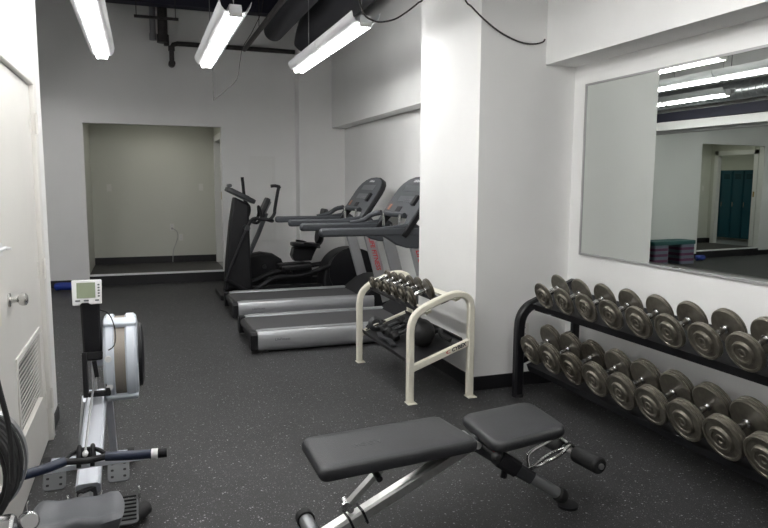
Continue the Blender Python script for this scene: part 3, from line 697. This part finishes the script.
# ------------------------------------------------------------------ cream rack with little dumbbells
Y0r, Y1r = 4.235, 5.40
t = thing('dumbbell_rack', 'small cream coloured two tier rack standing beside the white column', 'rack', (1.97, 4.8, 0))
for Y in (Y0r, Y1r):
    L_ = [(1.735, Y, 0), (1.735, Y, .50), (1.742, Y, .565), (1.765, Y, .62), (1.81, Y, .662), (1.87, Y, .695), (2.02, Y, .752), (2.09, Y, .765), (2.15, Y, .752), (2.19, Y, .715), (2.205, Y, .65), (2.205, Y, 0)]
    B().rtube(L_[:2]+catmull(L_[1:11], 4)[1:]+[L_[11]], .050, .05, up=(0, 1, 0)).build('end_frame', M['cream'], t)
    cb = B().rtube([(1.735, Y, .245), (2.205, Y, .415)], .05, .036, up=(0, 1, 0)).build('cross_bar', M['cream'], t, smooth=False)
    for xx in (1.735, 2.205):
        B().box((xx-.03, Y-.05, 0), (xx+.04, Y+.03, .008)).build('foot_plate', M['cream'], t, bevel=.003, smooth=False)
    if Y == Y0r:
        dd = Vector((.47, 0, .17)).normalized(); nn2 = Vector((-dd.z, 0, dd.x))
        oo = Vector((2.012, Y-.0186, .335))
        text('CYBEX', .038, oo+dd*.042, dd, nn2, M['blackletter'], cb, 'maker_lettering', shear=.3, bold=.0012)
        sw = []
        for i in range(13):
            a = PI*.35+PI*1.3*i/12; sw.append((.018*math.cos(a)*1.3, .010*math.sin(a)))
        for i in range(12, -1, -1):
            a = PI*.35+PI*1.3*i/12; sw.append((.013*math.cos(a)*1.3+.003, .0065*math.sin(a)))
        B().prism(sw, oo+dd*.02+nn2*.012, dd, nn2, (0, -1, 0), .001).build('swoosh_mark', M['redletter'], cb, smooth=False)
sl = math.radians(20); d = Vector((math.cos(sl), 0, math.sin(sl))); nv = Vector((-math.sin(sl), 0, math.cos(sl)))
b = B()
for u in (.02, .26): b.prism([(u, -.018), (u+.045, -.018), (u+.045, 0), (u, 0)], Vector((1.84, Y0r+.02, .635)), d, nv, (0, 1, 0), Y1r-Y0r-.04)
b.build('upper_rail', M['cream'], t, smooth=False)
b = B(); b.prism([(-.01, .012), (0, .012), (0, 0), (.032, 0), (.032, -.010), (-.01, -.010)], Vector((1.83, Y0r+.03, .648)), d, nv, (0, 1, 0), Y1r-Y0r-.06); b.prism([(.16, 0), (.22, 0), (.22, -.012), (.16, -.012)], Vector((1.83, Y0r+.03, .648)), d, nv, (0, 1, 0), Y1r-Y0r-.06)
b.build('upper_tray', M['black'], t, smooth=False)
b = B(); b.prism([(0, .03), (.008, .03), (.008, .004), (.42, .004), (.42, .03), (.428, .03), (.428, -.006), (0, -.006)], Vector((1.76, Y0r+.03, .262)), d, nv, (0, 1, 0), Y1r-Y0r-.06)
b.build('lower_tray', M['black'], t, smooth=False)
small_nth = ['nearest', 'second nearest', 'third nearest', 'fourth nearest', 'fifth nearest', 'farthest']
for i in range(6):
    y = 4.44+.175*i; R = .078-.005*i; th = .024; gr = .125
    off = .0
    axis_c = Vector((1.83, y, .648))+d*.092+nv*(R+.003)
    dumbbell('dumbbell', f'small dark dumbbell on the cream rack upper shelf, {small_nth[i]} to the camera', 'dumbbell', 'small dumbbells on the cream rack', axis_c, sl, R, th, 1, gr, M['irondark'])
# gear on lower tray
def tray_pt(u, y, h): return Vector((1.76, y, .262))+d*u+nv*(h+.005)
one(B().lathe([(.0, -.105)]+[(.105*math.cos(a), .105*math.sin(a)) for a in [math.radians(-80+10*k) for k in range(17)]]+[(.0, .105)], tray_pt(.22, 4.50, .105), (0, 0, 1), 28), 'medicine_ball', M['rubber'], 'black rubber medicine ball on the lower tray of the cream rack', 'ball')
def hexdb(u, y, label):
    c = tray_pt(u, y, .045)
    t = thing('rubber_dumbbell', label, 'dumbbell', c, 0, 'black rubber dumbbells on the cream rack lower tray')
    B().cyl(c-d*.07, c+d*.07, .014, 12).build('handle', M['charcoal'], t)
    for s in (-1, 1): B().lathe([(.02, 0), (.040, .004), (.045, .02), (.045, .045), (.036, .058), (0, .06)], c+d*(s*.055), d*s, 6).build('rubber_head', M['rubber'], t, bevel=.004, smooth=False)
hexdb(.20, 4.84, 'black rubber dumbbell on lower tray just behind the medicine ball'); hexdb(.20, 4.97, 'black rubber dumbbell in the middle of the cream rack lower tray'); hexdb(.20, 5.10, 'black rubber dumbbell on lower tray beside the black ring')
c = tray_pt(.10, 5.245, .066)
one(B().path([c+Vector((0, .01*math.sin(a), 0))+d*(.045*math.cos(a))+nv*(.045*math.sin(a)) for a in [2*PI*k/28 for k in range(28)]], [(-.022, -.006), (.022, -.006), (.022, .006), (-.022, .006)], closed=True), 'velcro_cuff', M['charcoal'], 'black round cuff standing on far end of the lower tray', 'cuff')
one(B().path(catmull([tray_pt(.03, 5.34, .02), tray_pt(.10, 5.30, .035), tray_pt(.2, 5.34, .02), tray_pt(.12, 5.36, .05), tray_pt(.04, 5.35, .03)], 5), [(-.018, -.004), (.018, -.004), (.018, .004), (-.018, .004)]), 'black_strap', M['rubber'], 'black strap curled at the far end of the cream rack tray', 'strap')
one(B().path(catmull([tray_pt(.045, 4.72, .022), tray_pt(.06, 4.85, .028), tray_pt(.05, 5.0, .022), tray_pt(.07, 5.12, .022)], 5), [(-.02, -.006), (.02, -.006), (.02, .006), (-.02, .006)]), 'ankle_weight', M['charcoal'], 'grey ankle weight strap along the front edge of lower tray', 'strap')
one(B().tube([tray_pt(.36, 4.32, .02), tray_pt(.33, 4.40, .06), tray_pt(.38, 4.52, .05), tray_pt(.34, 4.62, .02)], .018, 8, smooth=4), 'tubing_loop', M['rubber'], 'black rubber tubing beside medicine ball against the column', 'tubing')

# ------------------------------------------------------------------ adjustable bench
t = thing('weight_bench', 'adjustable black padded bench with silver frame standing on rubber floor', 'bench', (1.2, 2.6, 0))
def quadpad(c4, zt, th, rad, name, inset=.012):
    c4 = [Vector(p) for p in c4]
    ctr = sum(c4, Vector((0, 0)))/4
    pts = []
    n = len(c4)
    for i, p in enumerate(c4):
        a = (c4[i-1]-p).normalized(); b_ = (c4[(i+1) % n]-p).normalized()
        p0, p1 = p+a*rad, p+b_*rad
        for k in range(7):
            u = k/6; pts.append(p0*(1-u)**2+p*2*u*(1-u)+p1*u*u)
    rings = []
    for off, dz in ((.03, -th), (.008, -th), (0, -th+.012), (0, -.022), (.004, -.010), (.013, -.002), (.03, 0), (.08, .003)):
        ring = []
        for q in pts:
            v = q-ctr; ring.append(Vector((ctr.x, ctr.y, 0))+Vector((v.x, v.y, 0))*(1-off/v.length))
            z = zt(q) if callable(zt) else zt
            ring[-1].z = z+dz
        rings.append(ring)
    return B().ring_loft(rings).build(name, M['vinyl'], t, angle=50)
bp = quadpad([(.610, 2.385), (1.352, 2.480), (1.310, 2.825), (.610, 2.745)], lambda q: .447-.006*(q.x-.6)/.7, .052, .04, 'back_pad')
sp_ = quadpad([(1.385, 2.405), (1.815, 2.485), (1.84, 2.87), (1.405, 2.80)], lambda q: .442+.0*(q.x-1.4), .048, .07, 'seat_pad')
# faint mark on the back pad
text('BODY', .05, (.80, 2.56, .4495), (1, .12, 0), (-.12, 1, 0), M['charcoal'], bp, 'faint_logo', depth=.0006, bold=.001)
a0, a1 = Vector((.65, 2.565, .060)), Vector((1.40, 2.62, .375))
B().rtube([a0, a1], .06, .055, up=(0, 0, 1)).build('main_beam', M['steel'], t, smooth=False)
B().rtube([a0+(a1-a0)*.0, a0+(a1-a0)*.20], .072, .066, up=(0, 0, 1)).build('beam_sleeve', M['steel'], t, smooth=False)
b = B(); p_ = a0+(a1-a0)*.17; b.bar(p_, p_+(a1-a0)*.012, .082, .078); p_ = a0+(a1-a0)*.25; b.bar(p_, p_+(a1-a0)*.012, .072, .068)
b.build('clamp_band', M['black'], t, smooth=False)
fb = B().cyl((.64, 2.36, .048), (.64, 2.78, .048), .032, 20).build('rear_foot', M['steelgrey'], t)
for y in (2.33, 2.77): B().cyl((.64, y, .048), (.64, y+.04, .048), .041, 20).build('end_cap', M['rubber'], t)
st = Vector((.775, 2.578, .19)); s1 = Vector((.98, 2.59, .375))
B().bar(st, s1, .035, .022).build('support_strut', M['steel'], t, smooth=False)
B().cyl(st+Vector((0, -.05, 0)), st+Vector((0, .05, 0)), .014, 12).cyl(st+Vector((-.02, -.055, .02)), st+Vector((-.02, -.04, .02)), .02, 10).build('pivot_bolt', M['chrome'], t)
B().cyl((.90, 2.52, .31), (.90, 2.60, .32), .014, 10).build('adjust_pin', M['black'], t)
B().box((.70, 2.585, .372), (1.26, 2.645, .385)).build('pad_bracket', M['black'], t, smooth=False)
B().box((1.40, 2.60, .368), (1.74, 2.66, .382)).build('seat_bracket', M['black'], t, smooth=False)
b = B(); b.bar((1.33, 2.61, .385), (1.46, 2.615, .37), .05, .03).cyl((1.375, 2.54, .385), (1.375, 2.70, .385), .016, 12)
b.build('hinge_bracket', M['steel'], t, smooth=False)
B().cyl((1.405, 2.44, .375), (1.405, 2.57, .375), .009, 10).lathe([(0, -.022), (.014, -.018), (.021, -.006), (.021, .006), (.014, .018), (0, .022)], (1.405, 2.435, .373), (0, 1, 0), 14).build('pull_pin', M['rubber'], t)
B().cyl((1.43, 2.475, .378), (1.43, 2.50, .378), .014, 12).build('pin_tip', M['redletter'], t)
f0, f1 = Vector((1.37, 2.61, .385)), Vector((1.87, 2.575, .045))
B().rtube([f0, f0+(f1-f0)*.62], .062, .062, up=(0, 0, 1)).build('front_beam', M['charcoal'], t, smooth=False)
B().rtube([f0+(f1-f0)*.28, f0+(f1-f0)*.46], .078, .078, up=(0, 0, 1)).build('slide_collar', M['black'], t, smooth=False)
B().cyl(f0+(f1-f0)*.6, f0+(f1-f0)*.92, .028, 18).build('front_leg_tube', M['steelgrey'], t)
B().lathe([(0, -.02), (.025, -.018), (.036, -.006), (.038, .012), (.034, .03), (.022, .042), (0, .046)], f0+(f1-f0)*.93, (f1-f0), 20).build('leg_cap', M['rubber'], t)
B().cyl((1.885, 2.572, 0), (1.885, 2.572, .012), .05, 24).build('foot_disc', M['black'], t)
B().cyl((1.46, 2.60, .36), (1.46, 2.60, .30), .012, 10).build('stop_bolt', M['chrome'], t)
B().cyl(f0+(f1-f0)*.36+Vector((0, 0, -.02)), f0+(f1-f0)*.36+Vector((-.01, 0, -.075)), .016, 10).build('adjust_knob', M['black'], t)
# leg hold handles and foam rollers
q0 = f0+(f1-f0)*.60
ra, rb = Vector((1.965, 2.91, .215)), Vector((2.01, 2.50, .215))
rm = (ra+rb)/2
rd = (rb-ra).normalized()
B().cyl(ra-rd*.01, rb+rd*.01, .014, 12).build('roller_axle', M['steel'], t)
B().cyl(ra, ra+rd*.155, .043, 22).build('foam_roller', M['foam'], t, bevel=.012, seg=3)
B().cyl(rb-rd*.17, rb, .043, 22).build('foam_roller', M['foam'], t, bevel=.012, seg=3)
for s in (-1, 1):
    pts = [q0+Vector((.0, 0, .03)), q0+Vector((.03, s*.055, .075)), (q0+rm)/2+Vector((0, s*.07, .065)), rm+Vector((-.05, s*.055, .055)), rm+Vector((0, s*.03, .03))]
    B().tube(pts, .009, 10, smooth=5).build('leg_hold_bar', M['chrome'], t)
B().tube([q0+Vector((.0, 0, .03)), (q0+rm)/2+Vector((0, 0, .045)), rm+Vector((0, 0, .025))], .009, 10, smooth=5).build('leg_hold_bar', M['chrome'], t)

# ------------------------------------------------------------------ rowing machine
RX = -.262
t = thing('rowing_machine', 'pale grey rowing machine with flywheel and monitor beside white door', 'rowing machine', (RX, 2.9, 0))
B().box((-.52, 3.80, .02), (-.10, 3.86, .06)).build('front_foot_bar', M['palemetal'], t, bevel=.006, smooth=False)
for x in (-.545, -.125): B().cyl((x, 3.83, .04), (x+.035, 3.83, .04), .04, 16).build('rubber_foot', M['rubber'], t)
B().bar((-.195, 3.83, .05), (-.20, 3.66, .44), .035, .045).build('front_leg', M['palemetal'], t, smooth=False)
B().bar((-.36, 3.83, .05), (-.30, 3.58, .46), .035, .045).build('front_leg', M['palemetal'], t, smooth=False)
B().rtube([(RX+.012, 3.60, .47), (RX+.010, 3.45, .435), (RX+.006, 2.93, .265)], .096, .06, up=(0, 0, 1)).build('main_beam', M['palemetal'], t, smooth=False)
B().rtube([(RX, 2.925, .235), (RX, 1.62, .29)], .055, .08, up=(0, 0, 1)).build('monorail', M['steelgrey'], t, smooth=False)
B().box((RX-.16, 1.60, 0), (RX+.16, 1.66, .03)).bar((RX, 1.63, .02), (RX, 1.66, .28), .05, .05).build('rear_leg', M['black'], t, smooth=False)
b = B(); pts = [(RX+.008, 3.52, .68), (RX+.008, 3.49, .84), (RX+.008, 3.47, 1.0)]
b.rtube(pts, .086, .05, up=(0, -1, 0)); b.build('monitor_post', M['black'], t, smooth=False)
# chain guide bracket with window
b = B(); o = Vector((RX+.022, 3.44, .505)); uz = Vector((0, .13, .99)).normalized()
for lo, hi in (((-.062, 0), (-.040, .22)), ((.040, 0), (.062, .22)), ((-.04, 0), (.04, .022)), ((-.04, .185), (.04, .22))):
    b.prism([(lo[0], lo[1]), (hi[0], lo[1]), (hi[0], hi[1]), (lo[0], hi[1])], o, (1, 0, 0), uz, (0, 1, -.13), .06)
b.build('chain_guide', M['black'], t, bevel=.004, smooth=False)
B().bar((RX+.008, 3.52, .50), (RX+.008, 3.545, .72), .06, .02).build('guide_liner', M['whiteplastic'], t, smooth=False)
B().bar((RX+.015, 3.46, .68), (RX+.024, 3.46, .60), .012, .02).build('chain_hook', M['black'], t, smooth=False)
# monitor
mc = Vector((RX-.002, 3.44, 1.018)); mu = Vector((0, .22, .975)).normalized(); mn = Vector((0, -.975, .22)).normalized()
b = B().prism([(-.064, -.055), (-.035, -.055), (-.025, -.044), (.004, -.044), (.014, -.052), (.064, -.050), (.066, .066), (-.066, .066)], mc, (1, 0, 0), mu, mn*-1, .035)
mo = b.build('monitor', M['whiteplastic'], t, bevel=.004, smooth=False)
B().prism([(-.044, -.022), (.038, -.022), (.038, .052), (-.044, .052)], mc, (1, 0, 0), mu, mn, .002).build('screen', M['lcd'], mo, smooth=False)
b = B()
for k in range(5): b.prism(rrect(.010, .007, .003, 2, .053, .040-.0135*k), mc, (1, 0, 0), mu, mn, .003)
for k in range(3): b.prism(rrect(.022-.004*(k == 2), .007, .002, 2, (-.04, -.003, .045)[k], -.034), mc, (1, 0, 0), mu, mn, .003)
b.build('button', M['slate'], mo, smooth=False)
B().tube([(RX+.05, 3.47, .93), (RX+.09, 3.5, .90), (RX+.115, 3.46, .83), (RX+.11, 3.42, .76), (RX+.06, 3.46, .72), (RX+.03, 3.49, .70)], .003, 6, smooth=4).build('monitor_cable', M['black'], t)
# flywheel
FX0, FX1 = -.210, -.045; FY, FZ, FR = 3.64, .655, .218
for x0, x1, nm in ((FX0, FX0+.055, 'cage_side'), (FX1-.06, FX1, 'cage_side')):
    pr = [(.06, 0), (FR-.05, 0), (FR-.012, .006), (FR, .018), (FR, (x1-x0)-.008), (FR-.01, x1-x0), (.06, x1-x0)]
    if nm and x0 == FX0: B().lathe(pr, (x0, FY, FZ), (1, 0, 0), 48).build('cage_side', M['paleplastic'], t)
    else: B().lathe(pr, (x1, FY, FZ), (-1, 0, 0), 48).build('cage_side', M['paleplastic'], t)
B().lathe([(FR-.02, 0), (FR-.012, .001), (FR-.012, .064), (FR-.02, .065)], (FX0+.05, FY, FZ), (1, 0, 0), 48).build('fan_screen', M['mesh'], t)
B().lathe([(.0, 0), (FR-.05, 0), (FR-.055, .018), (FR-.09, .028), (.0, .030)], (FX1-.001, FY, FZ), (1, 0, 0), 40).build('side_vent', M['black'], t)
for a_ in (62, -58):
    a = math.radians(a_)
    c_ = Vector((0, FY-FR*math.cos(a), FZ+FR*math.sin(a)))
    tan = Vector((0, math.sin(a), math.cos(a)))
    nrm = Vector((0, -math.cos(a), math.sin(a)))
    B().prism(rrect(.155, .055, .012, 3), Vector(((FX0+FX1)/2, c_.y, c_.z))-nrm*.012, (1, 0, 0), tan, nrm, .026).build('cage_bridge', M['paleplastic'], t, bevel=.006)
for a_ in (10, -30):
    a = math.radians(a_)
    B().cyl((FX0+.028, FY-FR*math.cos(a)-.006, FZ+FR*math.sin(a)), (FX0+.028, FY-FR*math.cos(a)+.02, FZ+FR*math.sin(a)), .016, 12).build('rivet', M['whiteplastic'], t)
B().bar((RX, FY, FZ), (FX0+.01, FY, FZ), .06, .08).build('flywheel_bracket', M['palemetal'], t, smooth=False)
# chain, handle
hy, hz = 2.79, .445
B().tube([(RX+.015, 3.52, .60), (RX+.01, 3.2, .54), (RX+.01, hy+.05, hz+.02)], .005, 8).build('chain', M['steelgrey'], t)
B().lathe([(.0, 0), (.010, .004), (.012, .02), (.006, .035)], (RX+.01, hy+.03, hz+.01), (0, 1, .2), 12).build('chain_end', M['whiteplastic'], t)
b = B().tube([(-.50, 2.72, hz-.005), (-.40, 2.755, hz), (-.325, 2.80, hz+.005)], .019, 12, smooth=4); b.build('handle_grip', M['navyhandle'], t)
b = B().tube([(-.175, 2.80, hz+.005), (-.08, 2.79, hz), (.028, 2.775, hz)], .019, 12, smooth=4); b.build('handle_grip', M['navyhandle'], t)
B().tube([(.0, 2.779, hz), (.025, 2.776, hz)], .0205, 12).build('grip_band', M['whiteplastic'], t)
B().tube([(.025, 2.776, hz), (.060, 2.772, hz)], .0195, 12).build('grip_cap', M['black'], t)
B().tube([(-.335, 2.795, hz+.005), (-.29, 2.80, hz), (-.25, 2.795, hz-.002), (-.21, 2.80, hz), (-.165, 2.80, hz+.005)], .013, 10, smooth=4).build('handle_bridge', M['black'], t)
B().tube([(-.335, 2.80, hz+.01), (-.29, 2.85, hz+.02), (-.25, 2.865, hz+.02), (-.21, 2.85, hz+.02), (-.165, 2.80, hz+.01)], .009, 8, smooth=4).build('handle_yoke', M['black'], t)
b = B()
for x in (-.275, -.225): b.tube([(x, 2.80, hz-.03), (x, 2.83, hz+.03), (x, 2.87, hz+.03), (x, 2.89, hz-.02)], .009, 8, smooth=4)
b.box((-.28, 2.86, hz-.05), (-.22, 2.89, hz+.02)); b.build('handle_rest', M['black'], t)
B().bar((-.42, 2.86, hz-.05), (.0, 2.86, hz-.04), .015, .02).build('rest_bar', M['palemetal'], t, smooth=False)
# foot stretchers
for s in (-1, 1):
    cx = RX+s*.125
    o = Vector((cx, 2.97, .315)); uy = Vector((0, .64, .77)).normalized(); un = Vector((0, -.77, .64)).normalized()
    f = B().prism(rrect(.088, .10, .016, 4), o, (1, 0, 0), uy, un*-1, .012).build('toe_plate', M['footgrey'], t, bevel=.003, smooth=False)
    for i in (-1, 1):
        for j in range(3): B().prism(rrect(.012, .009, .003, 2, i*.025, -.028+.028*j), o, (1, 0, 0), uy, un, .0012).build('toe_slot', M['black'], f, smooth=False)
    hp = B().prism(rrect(.135, .12, .018, 3), Vector((cx+s*.01, 2.80, .205)), (1, 0, 0), Vector((0, .85, .52)).normalized(), Vector((0, .52, -.85)).normalized(), .01).build('heel_plate', M['footgrey'], t, bevel=.003, smooth=False)
    g = B()
    for k in range(7): g.box((cx+s*.01-.06, 2.755+.015*k, .186+.0092*k), (cx+s*.01+.06, 2.759+.015*k, .1885+.0092*k+.004))
    g.build('heel_rib', M['black'], hp, smooth=False)
    B().tube([(cx+s*.01-.072, 2.84, .235), (cx+s*.01-.074, 2.84, .275), (cx+s*.01-.07, 2.85, .285)], .004, 8, smooth=3).tube([(cx+s*.01+.072, 2.84, .235), (cx+s*.01+.074, 2.84, .275), (cx+s*.01+.07, 2.85, .285)], .004, 8, smooth=3).build('strap_loop', M['chrome'], t)
B().box((RX-.20, 2.84, .155), (RX+.20, 2.90, .19)).build('stretcher_bar', M['black'], t, smooth=False)
B().bar((RX+.03, 2.86, .05), (RX, 2.90, .28), .06, .05).build('mid_leg', M['black'], t, smooth=False)
B().tube([(-.30, 2.92, .045), (-.08, 3.08, .045), (-.035, 3.14, .045)], .035, 12).build('mid_foot', M['rubber'], t)
# seat
def seat_mesh():
    nx, ny = 16, 12; b = B(); xs, ys = .158, .125
    top = []
    for j in range(ny+1):
        r_ = []
        for i in range(nx+1):
            u = -1+2*i/nx; v = -1+2*j/ny
            k = (1-.06*abs(v)**3)
            x = u*xs*k*(1-.10*(v > 0)*v*v); y = v*ys*(1-.10*u**4)+(.02*(1-u*u) if v < 0 else 0)*-v
            if v < 0: y += .022*(1-abs(u))**2*(-v)
            e = max(abs(u), abs(v))
            z = .012*u*u+.012*v*v-.018*max(0, e-.85)/.15-.008*math.exp(-((abs(u)-.45)/.25)**2)
            r_.append((x, y, z))
        top.append(r_)
    C0 = Vector((RX+.004, 2.50, .375))
    vt = [[b._v(C0+Vector(p)) for p in r] for r in top]
    vb = [[b._v(C0+Vector((p[0]*.93, p[1]*.93, -.038+p[2]*.4))) for p in r] for r in top]
    for j in range(ny):
        for i in range(nx):
            b.bm.faces.new((vt[j][i], vt[j][i+1], vt[j+1][i+1], vt[j+1][i])); b.bm.faces.new((vb[j][i], vb[j+1][i], vb[j+1][i+1], vb[j][i+1]))
    for i in range(nx):
        b.bm.faces.new((vt[0][i], vb[0][i], vb[0][i+1], vt[0][i+1])); b.bm.faces.new((vt[ny][i], vt[ny][i+1], vb[ny][i+1], vb[ny][i]))
    for j in range(ny):
        b.bm.faces.new((vt[j][0], vt[j+1][0], vb[j+1][0], vb[j][0])); b.bm.faces.new((vt[j][nx], vb[j][nx], vb[j+1][nx], vt[j+1][nx]))
    return b
seat_mesh().build('seat', M['seat'], t, angle=60)
B().box((RX-.05, 2.42, .345), (RX+.05, 2.58, .352)).box((RX-.065, 2.44, .28), (RX-.045, 2.56, .352)).box((RX+.045, 2.44, .28), (RX+.065, 2.56, .352)).build('seat_carriage', M['black'], t, smooth=False)

# ------------------------------------------------------------------ cable machine at the left edge, close to camera
t = thing('cable_machine', 'edge of a grey machine with coiled black cable and chrome knobs, left foreground', 'exercise machine', (-.36, 1.3, 0))
B().cyl((-.36, 1.3, 0), (-.36, 1.3, 1.30), .03, 16).build('post', M['steelgrey'], t)
B().box((-.54, 1.10, 0), (-.24, 1.5, .03)).build('base_plate', M['black'], t, bevel=.005, smooth=False)
b = B()
ol = [(.062*math.cos(a), .092*math.sin(a)) for a in [2*PI*k/40 for k in range(40)]]
b.path([(-.280+x_, 1.335, 1.045+z_) for x_, z_ in ol], [(-.009, -.002), (.009, -.002), (.009, .002), (-.009, .002)], closed=True)
b.bar((-.36, 1.335, 1.045), (-.225, 1.335, 1.045), .03, .01)
b.build('cable_guard', M['steelgrey'], t)
b = B()
for k in range(7):
    r_ = .061-.004*(k % 3); yy = 1.31-.0105*k; dz = .006*math.sin(k*2.1); dx = .003*math.cos(k*1.7)
    b.tube([(-.285+dx+r_*.95*math.cos(a), yy+.006*math.sin(a+k), 1.05+dz+r_*1.42*math.sin(a)) for a in [2*PI*q/30 for q in range(30)]], .0058, 8, closed=True)
b.build('cable_coil', M['rubber'], t)
B().tube([(-.29, 1.24, 1.45), (-.25, 1.225, 1.30), (-.232, 1.222, 1.20), (-.222, 1.222, 1.13), (-.224, 1.23, 1.04)], .0045, 8, smooth=4).build('cable', M['rubber'], t)
B().lathe([(0, 0), (.030, .0), (.034, .005), (.034, .13), (.030, .135), (0, .135)], (-.355, 1.2, .965), (1, 0, -.02), 28).build('chrome_cylinder', M['chrome'], t)
B().lathe([(0, 0), (.008, 0), (.015, .004), (.0165, .010), (.0165, .026), (.013, .031), (0, .031)], (-.205, 1.215, .975), (.3, -.8, .35), 20).build('chrome_knob', M['chrome'], t)
B().bar((-.36, 1.3, .965), (-.34, 1.20, .965), .03, .03).bar((-.24, 1.215, .955), (-.203, 1.21, .972), .014, .014).build('arm', M['steelgrey'], t, smooth=False)

# ------------------------------------------------------------------ world and render look
wd = bpy.data.worlds.new('world'); sc.world = wd; wd.use_nodes = True
wd.node_tree.nodes['Background'].inputs[0].default_value = (.5, .5, .5, 1); wd.node_tree.nodes['Background'].inputs[1].default_value = .02
sc.cycles.max_bounces = 12; sc.cycles.glossy_bounces = 6; sc.cycles.diffuse_bounces = 5
sc.cycles.caustics_reflective = False; sc.cycles.caustics_refractive = False
sc.cycles.use_denoising = True
sc.view_settings.view_transform = 'Standard'; sc.view_settings.look = 'None'; sc.view_settings.gamma = 1
sc.view_settings.exposure = .44
